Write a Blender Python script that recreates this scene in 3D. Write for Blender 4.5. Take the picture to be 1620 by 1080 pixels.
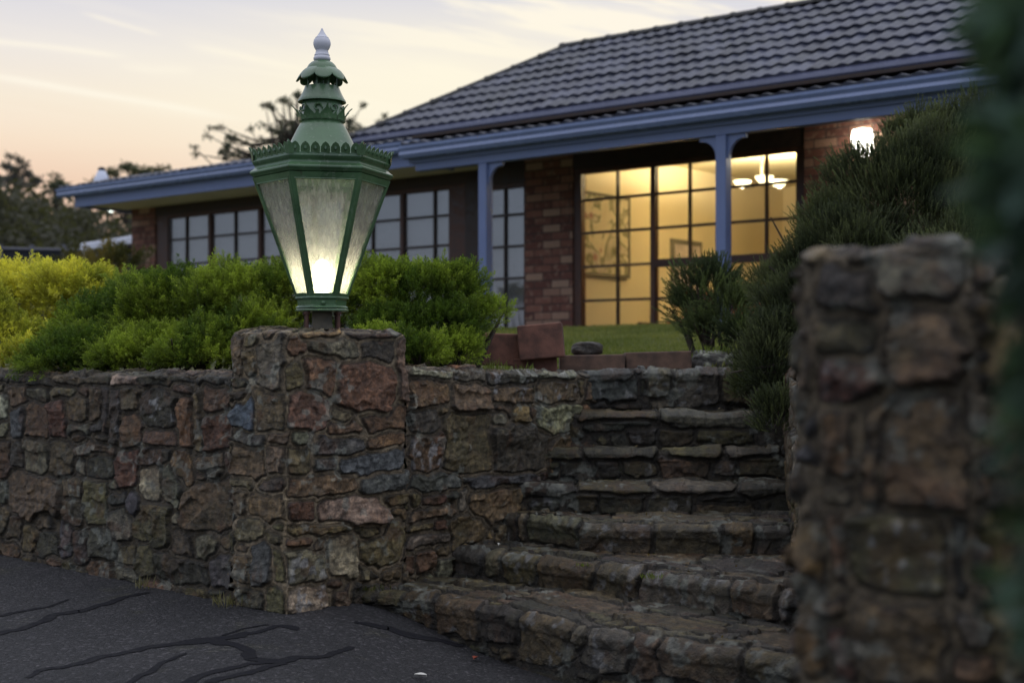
import bpy, math, random
import numpy as np
from mathutils import Vector, Matrix
R = math.radians
for _o in list(bpy.data.objects): bpy.data.objects.remove(_o)
scn = bpy.context.scene
col = scn.collection
rng = np.random.default_rng(7); random.seed(7)

# ---------------------------------------------------------------- camera
EYE, F, HX, HY = 0.87, 2250.0, 810.0, 580.0
cam = bpy.data.cameras.new('camera'); camo = bpy.data.objects.new('camera', cam); col.objects.link(camo)
camo.location = (0, 0, EYE); camo.rotation_euler = (R(90), 0, 0)
cam.sensor_width = 36; cam.lens = 50; cam.shift_y = (HY-540)/1620.0
cam.clip_start = 0.05; cam.clip_end = 2000
cam.dof.use_dof = True; cam.dof.focus_distance = 5.15; cam.dof.aperture_fstop = 2.8
scn.camera = camo
# ---------------------------------------------------------------- colour management
vs = scn.view_settings; vs.view_transform = 'Standard'; vs.look = 'None'; vs.gamma = 1; vs.use_curve_mapping = False
vs.exposure = 0.0
SUN_EL, SUN_AZ = 2.5, -6.0      # low sun just behind the house, a little left of the view

# ---------------------------------------------------------------- node helper
class NT:
    def __init__(s, tree): s.t = tree; s.n = tree.nodes; s.l = tree.links
    def new(s, kind, **kw):
        nd = s.n.new(kind)
        for k, v in kw.items(): setattr(nd, k, v)
        return nd
    def put(s, v, sock):
        if isinstance(v, bpy.types.NodeSocket): s.l.new(v, sock)
        elif v is not None: sock.default_value = v
    def m(s, op, a, b=None, c=None, clamp=False):
        nd = s.new('ShaderNodeMath', operation=op, use_clamp=clamp)
        for i, v in enumerate((a, b, c)):
            if v is not None: s.put(v, nd.inputs[i])
        return nd.outputs[0]
    def mix(s, f, a, b, blend='MIX'):
        nd = s.new('ShaderNodeMix', data_type='RGBA', blend_type=blend)
        s.put(f, nd.inputs[0]); s.put(a, nd.inputs[6]); s.put(b, nd.inputs[7])
        return nd.outputs[2]
    def noise(s, scale, detail=4, rough=.55, vec=None, out=0, dist=0):
        nd = s.new('ShaderNodeTexNoise'); nd.inputs['Scale'].default_value = scale
        nd.inputs['Detail'].default_value = detail; nd.inputs['Roughness'].default_value = rough
        nd.inputs['Distortion'].default_value = dist
        if vec is not None: s.l.new(vec, nd.inputs['Vector'])
        return nd.outputs[out]
    def ramp(s, f, stops, interp='LINEAR'):
        nd = s.new('ShaderNodeValToRGB'); s.l.new(f, nd.inputs[0]); cr = nd.color_ramp; cr.interpolation = interp
        while len(cr.elements) < len(stops): cr.elements.new(.5)
        for e, (p, c) in zip(cr.elements, stops): e.position = p; e.color = (*c, 1) if len(c) == 3 else c
        return nd.outputs[0]
    def rng(s, v, a, b, c, d, smooth=True):
        nd = s.new('ShaderNodeMapRange', interpolation_type='SMOOTHSTEP' if smooth else 'LINEAR')
        s.put(v, nd.inputs[0])
        for i, q in enumerate((a, b, c, d)): nd.inputs[i+1].default_value = q
        return nd.outputs[0]

# ---------------------------------------------------------------- world
w = bpy.data.worlds.new('World'); scn.world = w; w.use_nodes = True
N = NT(w.node_tree); N.n.clear()
wo = N.new('ShaderNodeOutputWorld'); bg = N.new('ShaderNodeBackground'); N.l.new(bg.outputs[0], wo.inputs[0])
sky = N.new('ShaderNodeTexSky', sky_type='NISHITA'); sky.sun_disc = False
sky.sun_elevation = R(SUN_EL); sky.sun_rotation = R(SUN_AZ); sky.altitude = 100; sky.dust_density = 1.4; sky.ozone_density = 2.5
tc = N.new('ShaderNodeTexCoord'); sp = N.new('ShaderNodeSeparateXYZ'); N.l.new(tc.outputs['Generated'], sp.inputs[0])
X, Y, Z = sp.outputs
fwd = N.m('MAXIMUM', Y, .02)
p_ = N.m('DIVIDE', X, fwd); q_ = N.m('DIVIDE', Z, fwd)
# evening colours round the place where the sun has set
glow = N.ramp(N.m('MULTIPLY', Z, 2.0), [(0, (.52, .40, .34)), (.17, (.76, .50, .37)), (.25, (.88, .63, .47)), (.30, (.93, .74, .57)),
      (.355, (.93, .82, .68)), (.42, (.85, .80, .76)), (.50, (.70, .70, .77)), (.6, (.58, .61, .71)), (.8, (.60, .64, .76)), (1, (.62, .67, .80))])
cv = N.new('ShaderNodeCombineXYZ'); N.l.new(N.m('ADD', p_, N.m('MULTIPLY', q_, 2.2)), cv.inputs[0]); N.l.new(N.m('ADD', N.m('MULTIPLY', q_, 6.0), N.m('MULTIPLY', p_, .9)), cv.inputs[1])
c1 = N.noise(4.2, 6, .6, cv.outputs[0], dist=.6)
c2 = N.noise(11, 5, .6, cv.outputs[0], dist=.4)
cl = N.rng(N.m('ADD', c1, N.m('MULTIPLY', N.m('SUBTRACT', c2, .5), .35)), .45, .56, 0, 1)
right = N.rng(p_, -.22, -.02, .12, 1)          # more cloud to the right
upm = N.rng(q_, .13, .19, 0, 1)
cl = N.m('MULTIPLY', N.m('MULTIPLY', cl, right), upm)
streaks = None
def gauss_line(x0, y0, x1, y1, wd, amp):
    """a thin cloud between two directions of the sky, given as tangent coordinates"""
    ax, ay, bx, by = (x0-HX)/F, (HY-y0)/F, (x1-HX)/F, (HY-y1)/F
    L = math.hypot(bx-ax, by-ay); ux, uy = (bx-ax)/L, (by-ay)/L
    dx = N.m('SUBTRACT', p_, ax); dy = N.m('SUBTRACT', q_, ay)
    al = N.m('ADD', N.m('MULTIPLY', dx, ux), N.m('MULTIPLY', dy, uy))
    ac = N.m('ADD', N.m('MULTIPLY', dx, -uy), N.m('MULTIPLY', dy, ux))
    ac = N.m('ADD', ac, N.m('MULTIPLY', N.m('SUBTRACT', c2, .5), wd/F*3.2))
    al = N.m('DIVIDE', al, L)
    env = N.m('MULTIPLY', N.rng(al, -.12, .25, 0, 1), N.rng(al, .8, 1.08, 1, 0))
    e = N.m('EXPONENT', N.m('MULTIPLY', N.m('POWER', N.m('ABSOLUTE', N.m('DIVIDE', ac, wd/F)), 1.6), -1.0))
    return N.m('MULTIPLY', N.m('MULTIPLY', e, env), amp*1.25)
for a in [(-60, 112, 380, 190, 5.5, .75), (-60, 60, 200, 89, 5, .6), (130, 22, 255, 56, 3, .5), (300, 70, 500, 112, 7, .6),
          (190, 104, 310, 114, 7, .35), (330, 104, 480, 124, 3.5, .3), (760, 40, 1080, 20, 26, .4), (480, 110, 760, 150, 34, .55), (-60, 250, 500, 232, 3, -.12)]:
    g = gauss_line(*a); streaks = g if streaks is None else N.m('ADD', streaks, g)
cf = N.m('ADD', N.m('MULTIPLY', cl, .95), streaks, clamp=True)
front = N.mix(cf, glow, (1.0, .93, .80, 1))
warm = N.m('EXPONENT', N.m('MULTIPLY', N.m('ADD', N.m('POWER', N.m('DIVIDE', N.m('ADD', p_, .06), .20), 2), N.m('POWER', N.m('DIVIDE', N.m('SUBTRACT', q_, .185), .055), 2)), -1))
front = N.mix(N.m('MULTIPLY', warm, .9), front, (1.0, .93, .74, 1))
dome = N.ramp(N.m('MAXIMUM', Z, 0.0), [(0, (.24, .27, .37)), (.25, (.40, .44, .57)), (.55, (.72, .75, .86)), (1, (1.30, 1.32, 1.45))])
back = N.mix(1.0, N.mix(1.0, sky.outputs[0], (.09, .09, .09, 1), 'MULTIPLY'), dome, 'ADD')
fm = N.m('MULTIPLY', N.rng(Y, .35, .85, 0, 1), N.rng(Z, .75, .45, 0, 1))
skyc = N.mix(fm, back, front)
skyc = N.mix(N.rng(Z, -.02, .0, 0, 1), (.03, .03, .035, 1), skyc)
N.l.new(skyc, bg.inputs[0]); bg.inputs[1].default_value = 1.0
# ---------------------------------------------------------------- sun, all but set
sl = bpy.data.lights.new('sun', 'SUN'); sl.energy = 0.25; sl.angle = R(3); sl.color = (1, .72, .5)
so = bpy.data.objects.new('sun', sl); col.objects.link(so)
sd = Vector((math.sin(R(SUN_AZ))*math.cos(R(SUN_EL)), math.cos(R(SUN_AZ))*math.cos(R(SUN_EL)), math.sin(R(SUN_EL))))
so.rotation_euler = sd.to_track_quat('Z', 'Y').to_euler()

# ================================================================= helpers
def P(px, py, d): return Vector(((px-HX)/F*d, d, EYE+(HY-py)/F*d))
def tag(o, label=None, cat=None, group=None, kind=None):
    if label: o['label'] = label
    if cat: o['category'] = cat
    if group: o['group'] = group
    if kind: o['kind'] = kind
    return o
def empty(name, loc=(0, 0, 0)):
    o = bpy.data.objects.new(name, None); col.objects.link(o); o.location = loc; o.empty_display_size = .1; return o
def link(name, me, mat, parent=None):
    o = bpy.data.objects.new(name, me); col.objects.link(o)
    if mat is not None: me.materials.append(mat)
    if parent is not None:
        pl = Vector((0, 0, 0)); q = parent
        while q is not None: pl += q.location; q = q.parent
        o.parent = parent; o.location = -pl if me.get('world') else (0, 0, 0)
        if me.get('world') is None: o.location = -pl
    return o
def np_mesh(name, V, Fq, cols=None, smooth=False):
    me = bpy.data.meshes.new(name); V = np.asarray(V, np.float32); Fq = np.asarray(Fq, np.int32)
    k = Fq.shape[1]
    me.vertices.add(len(V)); me.vertices.foreach_set('co', V.ravel())
    me.loops.add(Fq.size); me.loops.foreach_set('vertex_index', Fq.ravel())
    me.polygons.add(len(Fq)); me.polygons.foreach_set('loop_start', np.arange(0, Fq.size, k, dtype=np.int32))
    if smooth: me.polygons.foreach_set('use_smooth', np.ones(len(Fq), bool))
    me.update(calc_edges=True)
    if cols is not None:
        a = me.color_attributes.new('Col', 'FLOAT_COLOR', 'POINT')
        c = np.ones((len(V), 4), np.float32); c[:, :3] = cols; a.data.foreach_set('color', c.ravel())
    return me
class MB:
    """collects solids and links them as one mesh"""
    def __init__(s): s.v = []; s.f = []; s.uv = {}
    def add(s, vs_, fs):
        b = len(s.v); s.v += [tuple(v) for v in vs_]; s.f += [tuple(b+i for i in f) for f in fs]
    def hexa(s, c):   # 8 corners: bottom 4, top 4
        s.add(c, [(0, 3, 2, 1), (4, 5, 6, 7), (0, 1, 5, 4), (1, 2, 6, 5), (2, 3, 7, 6), (3, 0, 4, 7)])
    def box(s, x0, x1, y0, y1, z0, z1, fn=None):
        c = [(x0, y0, z0), (x1, y0, z0), (x1, y1, z0), (x0, y1, z0), (x0, y0, z1), (x1, y0, z1), (x1, y1, z1), (x0, y1, z1)]
        s.hexa([fn(*p) for p in c] if fn else c)
    def lathe(s, prof, c, n=32, cap=True):
        b = len(s.v); cx, cy = c
        for r_, z in prof:
            for i in range(n):
                a = 2*math.pi*i/n; s.v.append((cx+r_*math.cos(a), cy+r_*math.sin(a), z))
        for j in range(len(prof)-1):
            for i in range(n):
                s.f.append((b+j*n+i, b+j*n+(i+1) % n, b+(j+1)*n+(i+1) % n, b+(j+1)*n+i))
        if cap:
            s.f.append(tuple(b+i for i in reversed(range(n)))); s.f.append(tuple(b+(len(prof)-1)*n+i for i in range(n)))
    def loft(s, rings, cap=True):
        b = len(s.v); n = len(rings[0])
        for r_ in rings: s.v += [tuple(p) for p in r_]
        for j in range(len(rings)-1):
            for i in range(n): s.f.append((b+j*n+i, b+j*n+(i+1) % n, b+(j+1)*n+(i+1) % n, b+(j+1)*n+i))
        if cap:
            s.f.append(tuple(b+i for i in reversed(range(n)))); s.f.append(tuple(b+(len(rings)-1)*n+i for i in range(n)))
    def tube(s, pts, rad, n=8):
        pts = [Vector(p) for p in pts]; rings = []
        for i, p in enumerate(pts):
            t = (pts[min(i+1, len(pts)-1)]-pts[max(i-1, 0)]).normalized()
            a = t.orthogonal().normalized() if i == 0 else (a-t*a.dot(t)).normalized()
            b = t.cross(a); r_ = rad[i] if isinstance(rad, (list, tuple)) else rad
            rings.append([p+a*r_*math.cos(2*math.pi*k/n)+b*r_*math.sin(2*math.pi*k/n) for k in range(n)])
        s.loft(rings)
    def build(s, name, mat, parent=None, smooth=False, bevel=0, uvfn=None):
        me = bpy.data.meshes.new(name); me.from_pydata(s.v, [], s.f); me.update()
        import bmesh
        bm = bmesh.new(); bm.from_mesh(me); bmesh.ops.recalc_face_normals(bm, faces=bm.faces); bm.to_mesh(me); bm.free()
        if smooth:
            me.polygons.foreach_set('use_smooth', [True]*len(me.polygons))
            me.set_sharp_from_angle(angle=R(smooth if smooth is not True else 40))
        if uvfn:
            ul = me.uv_layers.new(name='UVMap')
            for p in me.polygons:
                for li, vi in zip(p.loop_indices, p.vertices): ul.data[li].uv = uvfn(me.vertices[vi].co, p.normal)
        o = link(name, me, mat, parent)
        if bevel:
            m = o.modifiers.new('bevel', 'BEVEL'); m.width = bevel; m.segments = 2; m.limit_method = 'ANGLE'
        return o

# numpy noise
def _hash(ix, iy, seed):
    h = (ix.astype(np.int64)*374761393 + iy.astype(np.int64)*668265263 + seed*974711) & 0x7fffffff
    h = ((h ^ (h >> 13))*1274126177) & 0x7fffffff
    return ((h ^ (h >> 16)) & 0xffffff)/float(0xffffff)
def vnoise(x, y, seed=0):
    ix = np.floor(x); iy = np.floor(y); fx = x-ix; fy = y-iy; fx = fx*fx*(3-2*fx); fy = fy*fy*(3-2*fy)
    a = _hash(ix, iy, seed); b = _hash(ix+1, iy, seed); c = _hash(ix, iy+1, seed); d = _hash(ix+1, iy+1, seed)
    return (a*(1-fx)+b*fx)*(1-fy)+(c*(1-fx)+d*fx)*fy
def fbm(x, y, seed=0, o=4, g=.5):
    s = 0; a = 1; t = 0
    for i in range(o):
        s = s+a*vnoise(x*2**i+i*17.3, y*2**i-i*9.1, seed+i); t += a; a *= g
    return s/t
def sst(a, b, x):
    t = np.clip((x-a)/(b-a), 0, 1); return t*t*(3-2*t)

# ================================================================= materials
def newmat(name):
    m = bpy.data.materials.new(name); m.use_nodes = True; T = NT(m.node_tree); b = T.n['Principled BSDF']; return m, T, b
def bump(T, b, h, strength, dist=.01):
    nd = T.new('ShaderNodeBump'); nd.inputs['Strength'].default_value = strength; nd.inputs['Distance'].default_value = dist
    T.l.new(h, nd.inputs['Height']); T.l.new(nd.outputs[0], b.inputs['Normal'])
def ocoord(T): return T.new('ShaderNodeTexCoord').outputs['Object']
def paint(name, c, rough=.4, var=.15, coat=0, metal=0, bstr=.1, scale=12, spec=.5, chips=0):
    m, T, b = newmat(name); oc = ocoord(T)
    n1 = T.noise(scale, 5, .6, oc); n2 = T.noise(scale*9, 3, .6, oc)
    cc = T.mix(T.rng(n1, .3, .7, 0, 1), (*[x*(1-var) for x in c], 1), (*[min(1, x*(1+var)) for x in c], 1))
    if chips:
        n4 = T.noise(26, 6, .7, oc); n5 = T.noise(5, 3, .5, oc)
        cc = T.mix(T.m('MULTIPLY', T.rng(n4, .60, .66, 0, .75), T.rng(n5, .45, .6, .15, 1)), cc, (.045, .035, .022, 1)); cc = T.mix(T.rng(n2, .60, .68, 0, .25), cc, (.30, .34, .26, 1))
    T.l.new(cc, b.inputs['Base Color'])
    T.l.new(T.rng(n1, .3, .7, rough*.8, min(1, rough*1.25)), b.inputs['Roughness'])
    b.inputs['Metallic'].default_value = metal; b.inputs['Coat Weight'].default_value = coat; b.inputs['Specular IOR Level'].default_value = spec
    bump(T, b, T.m('ADD', n2, n1), bstr, .003)
    return m
def stone_mat():
    m, T, b = newmat('fieldstone'); oc = ocoord(T)
    at = T.new('ShaderNodeAttribute'); at.attribute_name = 'Col'
    n1 = T.noise(38, 6, .65, oc); n2 = T.noise(160, 4, .7, oc); n3 = T.noise(9, 4, .6, oc)
    c = T.mix(1, at.outputs['Color'], T.ramp(n1, [(.28, (.30, .29, .28)), (.48, (.9, .9, .9)), (.6, (1.3, 1.27, 1.22)), (.75, (2.1, 2.0, 1.85))]), 'MULTIPLY')
    c = T.mix(T.rng(n2, .62, .75, 0, .55), c, (.22, .21, .19, 1))
    c = T.mix(T.m('MULTIPLY', T.rng(n3, .6, .75, 0, .5), T.rng(n1, .45, .6, 0, 1)), c, (.05, .055, .022, 1))
    T.l.new(c, b.inputs['Base Color']); T.l.new(T.rng(n1, .3, .7, .32, .68), b.inputs['Roughness'])
    b.inputs['Specular IOR Level'].default_value = .5
    bump(T, b, T.m('ADD', T.m('MULTIPLY', n1, .9), T.m('MULTIPLY', n2, .5)), 1.0, .014)
    return m
M = {}
M['stone'] = stone_mat()
M['green'] = paint('green_enamel', (.068, .138, .062), .30, .28, .35, scale=7, chips=1)
M['white_paint'] = paint('finial_paint', (.62, .62, .68), .45, .08)
M['blue'] = paint('blue_trim_paint', (.145, .19, .35), .38, .06, scale=4)
M['blue_gutter'] = paint('blue_gutter_paint', (.18, .235, .41), .25, .06, scale=4, coat=.3)
M['dark_timber'] = paint('dark_timber', (.035, .018, .012), .5, .3)
M['brown_timber'] = paint('brown_timber', (.075, .03, .018), .45, .25)
M['soffit'] = paint('soffit_paint', (.75, .66, .46), .7, .05, scale=3)
M['blind'] = paint('blind_fabric', (.86, .88, .92), .9, .05, scale=2)
M['cream'] = paint('cream_wall', (.78, .67, .46), .8, .03, scale=2)
M['ceiling'] = paint('ceiling_paint', (.8, .7, .48), .8, .02, scale=2)
M['terracotta'] = paint('terracotta_block', (.155, .072, .052), .9, .45, scale=14, bstr=.5)
M['brown_block'] = paint('brown_block', (.115, .07, .05), .9, .45, scale=14, bstr=.5)
M['orange_wood'] = paint('orange_wood', (.38, .11, .025), .4, .3, scale=5)
M['black'] = paint('near_black', (.02, .02, .025), .6, .2)
M['shade_cloth'] = paint('shade_cloth', (.020, .022, .034), .8, .25, scale=3)
M['grey_post'] = paint('grey_post', (.12, .12, .15), .6, .2)
M['white_metal'] = paint('white_roof_sheet', (.75, .78, .9), .4, .05, scale=1)
M['bark'] = paint('bark', (.06, .045, .035), .9, .4, scale=20, bstr=.8)
M['rock'] = M['stone']
def tile_mat():
    m, T, b = newmat('roof_tile'); oc = ocoord(T)
    n = T.noise(3.5, 5, .6, oc); n2 = T.noise(40, 4, .6, oc); n3 = T.noise(1.1, 3, .5, oc)
    c = T.mix(T.rng(n, .35, .65, 0, 1), (.027, .031, .053, 1), (.050, .056, .090, 1))
    at = T.new('ShaderNodeAttribute'); at.attribute_name = 'Col'; c = T.mix(T.m('MULTIPLY', T.rng(n2, .5, .65, 0, .7), T.rng(n3, .4, .6, 0, 1)), c, (.075, .085, .06, 1)); c = T.mix(1, c, T.mix(at.outputs['Alpha'], (1, 1, 1, 1), at.outputs['Color']), 'MULTIPLY')
    T.l.new(c, b.inputs['Base Color']); b.inputs['Roughness'].default_value = .42; bump(T, b, n2, .3, .004); return m
M['tile'] = tile_mat()
M['lip'] = paint('roof_edge_metal', (.13, .138, .21), .22, .1, scale=3, coat=.3)
def brick_mat():
    m, T, b = newmat('brickwork'); uv = T.new('ShaderNodeUVMap').outputs[0]
    bt = T.new('ShaderNodeTexBrick'); T.l.new(uv, bt.inputs['Vector']); bt.inputs['Scale'].default_value = 1
    bt.inputs['Brick Width'].default_value = .24; bt.inputs['Row Height'].default_value = .086; bt.inputs['Mortar Size'].default_value = .006
    bt.inputs['Mortar Smooth'].default_value = .2; bt.inputs['Bias'].default_value = 0
    bt.inputs['Color1'].default_value = (0, 0, 0, 1); bt.inputs['Color2'].default_value = (1, 1, 1, 1); bt.inputs['Mortar'].default_value = (0, 0, 0, 1)
    n = T.noise(14, 5, .65, uv); n2 = T.noise(90, 4, .6, uv)
    bc = T.ramp(bt.outputs[0], [(0, (.12, .045, .034)), (.35, (.20, .078, .055)), (.65, (.29, .125, .085)), (.88, (.46, .29, .20))])
    bc = T.mix(T.rng(n, .52, .66, 0, .7), bc, (.42, .27, .19, 1)); bc = T.mix(T.rng(n2, .35, .6, .35, 0), bc, (.05, .02, .018, 1))
    c = T.mix(bt.outputs['Fac'], bc, (.06, .045, .04, 1))
    T.l.new(c, b.inputs['Base Color']); b.inputs['Roughness'].default_value = .85
    bump(T, b, T.m('ADD', T.m('MULTIPLY', bt.outputs['Fac'], -1.2), T.m('MULTIPLY', n2, .3)), .8, .012); return m
M['brick'] = brick_mat()
def leaf_mat(name, gloss=.55, transl=.35):
    m, T, b = newmat(name); at = T.new('ShaderNodeAttribute'); at.attribute_name = 'Col'
    out = T.n['Material Output']; T.l.new(at.outputs['Color'], b.inputs['Base Color']); b.inputs['Roughness'].default_value = gloss
    b.inputs['Specular IOR Level'].default_value = .3
    tr = T.new('ShaderNodeBsdfTranslucent'); T.l.new(T.mix(1, at.outputs['Color'], (1.4, 1.5, .7, 1), 'MULTIPLY'), tr.inputs[0])
    mx = T.new('ShaderNodeMixShader'); mx.inputs[0].default_value = transl
    T.l.new(b.outputs[0], mx.inputs[1]); T.l.new(tr.outputs[0], mx.inputs[2]); T.l.new(mx.outputs[0], out.inputs[0]); return m
M['leaf'] = leaf_mat('leaf_green')
def emis(name, c, s):
    m, T, b = newmat(name); b.inputs['Base Color'].default_value = (.8, .8, .8, 1)
    b.inputs['Emission Color'].default_value = (*c, 1); b.inputs['Emission Strength'].default_value = s; return m
def glass(name, haze, tint=(.8, .82, .75), rough=.15, dirt=0.0, fb=.35):
    m, T, b = newmat(name); out = T.n['Material Output']; T.n.remove(b); oc = ocoord(T)
    tp = T.new('ShaderNodeBsdfTransparent'); tl = T.new('ShaderNodeBsdfTranslucent'); tl.inputs[0].default_value = (*tint, 1)
    gl = T.new('ShaderNodeBsdfGlossy'); gl.inputs['Roughness'].default_value = rough
    df = T.new('ShaderNodeBsdfDiffuse'); df.inputs[0].default_value = (*tint, 1)
    a = T.new('ShaderNodeMixShader'); a.inputs[0].default_value = .5; T.l.new(tl.outputs[0], a.inputs[1]); T.l.new(df.outputs[0], a.inputs[2])
    h = T.new('ShaderNodeMixShader')
    if dirt:
        mp = T.new('ShaderNodeMapping'); mp.inputs['Scale'].default_value = (1, 1, .16); T.l.new(oc, mp.inputs[0])
        n = T.noise(60, 5, .65, mp.outputs[0]); n2 = T.noise(170, 2, .5, oc)
        T.l.new(T.m('ADD', T.m('ADD', T.rng(n, .35, .7, haze-dirt, haze+dirt), T.rng(n2, .68, .74, 0, .3)), 0, clamp=True), h.inputs[0])
    else: h.inputs[0].default_value = haze
    T.l.new(tp.outputs[0], h.inputs[1]); T.l.new(a.outputs[0], h.inputs[2])
    fr = T.new('ShaderNodeLayerWeight'); fr.inputs[0].default_value = fb
    f = T.new('ShaderNodeMixShader'); T.l.new(T.m('MULTIPLY', fr.outputs['Fresnel'], .8), f.inputs[0]); T.l.new(h.outputs[0], f.inputs[1]); T.l.new(gl.outputs[0], f.inputs[2])
    T.l.new(f.outputs[0], out.inputs[0]); return m
M['lantern_glass'] = glass('dusty_lantern_glass', .30, (.92, .91, .86), .10, .13)
M['window_glass'] = glass('window_glass', .02, rough=.03, fb=.5); M['room_glass'] = glass('room_glass', .01, rough=.03, fb=.12)

# ================================================================= frames
uR = Vector((.7751, -.6318, 0)); nH = Vector((-.6318, -.7751, 0))      # along the facade to the right, and out of it
W0 = Vector((.893, 15.0, 0))
def H(a, k, z): return tuple(W0+uR*a+nH*k+Vector((0, 0, z)))
C0 = Vector((-.789, 5.0, 0))                                          # front corner of the lamp pillar
def K(a, k, z=0): return C0+uR*a+nH*k+Vector((0, 0, z))
def ground_z(x, y):
    return .045*(y-5) - .13*sst(-.75, .05, x)*(1-.25*sst(5.2, 6.5, y))

# ================================================================= masonry
PAL = {'b': (.095, .070, .050), 'r': (.100, .060, .042), 'R': (.088, .046, .035), 'g': (.115, .105, .09), 'k': (.045, .040, .034),
       's': (.066, .068, .082), 'l': (.21, .185, .15), 'o': (.088, .072, .042), 't': (.15, .095, .055), 'W': (.30, .30, .31), 'u': (.07, .08, .135)}
MORTAR = np.array((.125, .096, .060))
PAL = {k: (v[0]*1.56, v[1]*1.47, v[2]*1.12) for k, v in PAL.items()}
def masonry(name, path, zb, zt, boxes=(), top=.25, inward=None, centre=None, closed=False, res=.0055, sizes=(.22, .16, .11, .075, .05),
            aspect=(.8, 2.4), parent=None, seed=1, pal='bbokgrbo', depth=.016, srange=None, moss=.3, dark=1.0, topstones=True, mk=1.0, jt=.005, grow=.014, topgain=1.0, nose=0.0, lichk=1.0, relief=1.0, trange=None):
    """a wall face swept along a path and carried over its top: stones of their own outline and colour, set proud of recessed mortar"""
    r_ = np.random.default_rng(seed)
    pts = np.array([(p[0], p[1]) for p in path], float)
    if closed: pts = np.vstack([pts, pts[:1]])
    seg = np.hypot(*(pts[1:]-pts[:-1]).T); cum = np.concatenate([[0], np.cumsum(seg)]); L = cum[-1]
    ns = max(8, int(L/res)); S = np.linspace(0, L, ns+1)
    if closed: S = S[:-1]
    def at(s):
        if closed: s = np.mod(s, L)
        return np.stack([np.interp(s, cum, pts[:, 0]), np.interp(s, cum, pts[:, 1])], 1)
    e = .022
    Pm = (at(S-e)+at(S+e)+2*at(S))/4 if closed else at(S)
    tg = at(S+e)-at(S-e)
    if not closed: tg = at(np.clip(S+e, 0, L))-at(np.clip(S-e, 0, L))
    tg /= np.linalg.norm(tg, axis=1)[:, None]+1e-9
    Nn = np.stack([tg[:, 1], -tg[:, 0]], 1)
    ZB = zb(S, at(S)) if callable(zb) else np.full(len(S), float(zb)); ZT = zt(S, at(S)) if callable(zt) else np.full(len(S), float(zt))
    hmax = float((ZT-ZB).max()); nv = max(4, int(hmax/res)); nt = max(2, int(top/res)) if top else 0
    vv = np.linspace(0, 1, nv+1)
    zf = ZB[:, None]+(ZT-ZB)[:, None]*vv[None]
    Q = np.linspace(0, top, nt+1)[1:] if nt else np.zeros(0)
    T = np.concatenate([zf, ZT[:, None]+Q[None]], 1)
    SS = np.repeat(S[:, None], T.shape[1], 1)
    # stone boxes in (s, t)
    B = [list(b) for b in boxes]
    s0, s1 = (srange or (0, L)); t0, t1 = trange or (float(ZB.min()), float(ZT.max())+top)
    arr = [(b[0], b[1], b[2], b[3]) for b in B]
    A = np.array(arr) if arr else np.zeros((0, 4))
    area = (s1-s0)*(t1-t0)
    for sz in sizes:
        tries = int(min(2600, 9*area/(sz*sz)))+20
        for _ in range(tries):
            asp = r_.uniform(*aspect); wv = sz*math.sqrt(asp)*r_.uniform(.8, 1.2)/1.0; hv = sz/math.sqrt(asp)*r_.uniform(.8, 1.2)
            cs, ct = r_.uniform(s0, s1), r_.uniform(t0, t1)
            nb = (cs-wv/2, cs+wv/2, ct-hv/2, ct+hv/2)
            if len(A):
                ov = np.minimum(A[:, 1], nb[1])-np.maximum(A[:, 0], nb[0]); oh = np.minimum(A[:, 3], nb[3])-np.maximum(A[:, 2], nb[2])
                lim = min(.006, sz*.08)
                if np.any((ov > lim) & (oh > lim)): continue
            A = np.vstack([A, nb]); B.append([*nb, pal[r_.integers(len(pal))]])
    sh = T.shape; d1 = np.full(sh, 9.); d2 = np.full(sh, 9.); idx = np.zeros(sh, int)
    wx = (fbm(SS*14, T*14, seed+5, 2)-.5)*.024+(fbm(SS*60, T*60, seed+6, 3)-.5)*.0055
    wy = (fbm(SS*14+50, T*14, seed+7, 2)-.5)*.024+(fbm(SS*60+9, T*60, seed+8, 3)-.5)*.0055
    U = SS+wx; V = T+wy; mg = .05
    Tmin = T.min(0); Tmax = T.max(0)
    ci = []
    for i, b in enumerate(B):
        x0, x1, y0, y1, c = b[:5]; rot = b[5] if len(b) > 5 else r_.uniform(-.09, .09)
        ci.append(c)
        for off in ((0, L, -L) if closed else (0,)):
            ia = np.searchsorted(S, x0-mg+off); ib = np.searchsorted(S, x1+mg+off)
            if ib <= ia: continue
            ja = np.nonzero(Tmax > y0-mg)[0]; jb = np.nonzero(Tmin < y1+mg)[0]
            if not len(ja) or not len(jb): continue
            ja, jb = ja[0], jb[-1]+1
            if jb <= ja: continue
            u = U[ia:ib, ja:jb]-(x0+x1)/2-off; v = V[ia:ib, ja:jb]-(y0+y1)/2
            cr, sr = math.cos(rot), math.sin(rot); u, v = u*cr+v*sr, -u*sr+v*cr
            hw, hh = (x1-x0)/2, (y1-y0)/2; d = None
            for q_i in range(8):
                an = q_i*math.pi/4
                if q_i % 2 == 0: of = hw if q_i % 4 == 0 else hh; an += r_.uniform(-.17, .17)*min(1.6, (of/(hh if q_i % 4 == 0 else hw)))
                else:
                    if r_.random() < .2: continue
                    an = math.atan2(math.sin(an)*hw, math.cos(an)*hh)+r_.uniform(-.35, .35); of = (hw*abs(math.cos(an))+hh*abs(math.sin(an)))*r_.uniform(.70, .97)
                dd = u*math.cos(an)+v*math.sin(an)-of
                d = dd if d is None else np.maximum(d, dd)
            D1 = d1[ia:ib, ja:jb]; D2 = d2[ia:ib, ja:jb]; I = idx[ia:ib, ja:jb]
            lt = d < D1
            D2[...] = np.where(lt, D1, np.minimum(D2, d)); D1[...] = np.where(lt, d, D1); I[...] = np.where(lt, i, I)
    edge = np.minimum((d2-d1)/2-jt*(.3+1.1*fbm(SS*8, T*8, seed+9, 2)), grow-d1)
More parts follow.
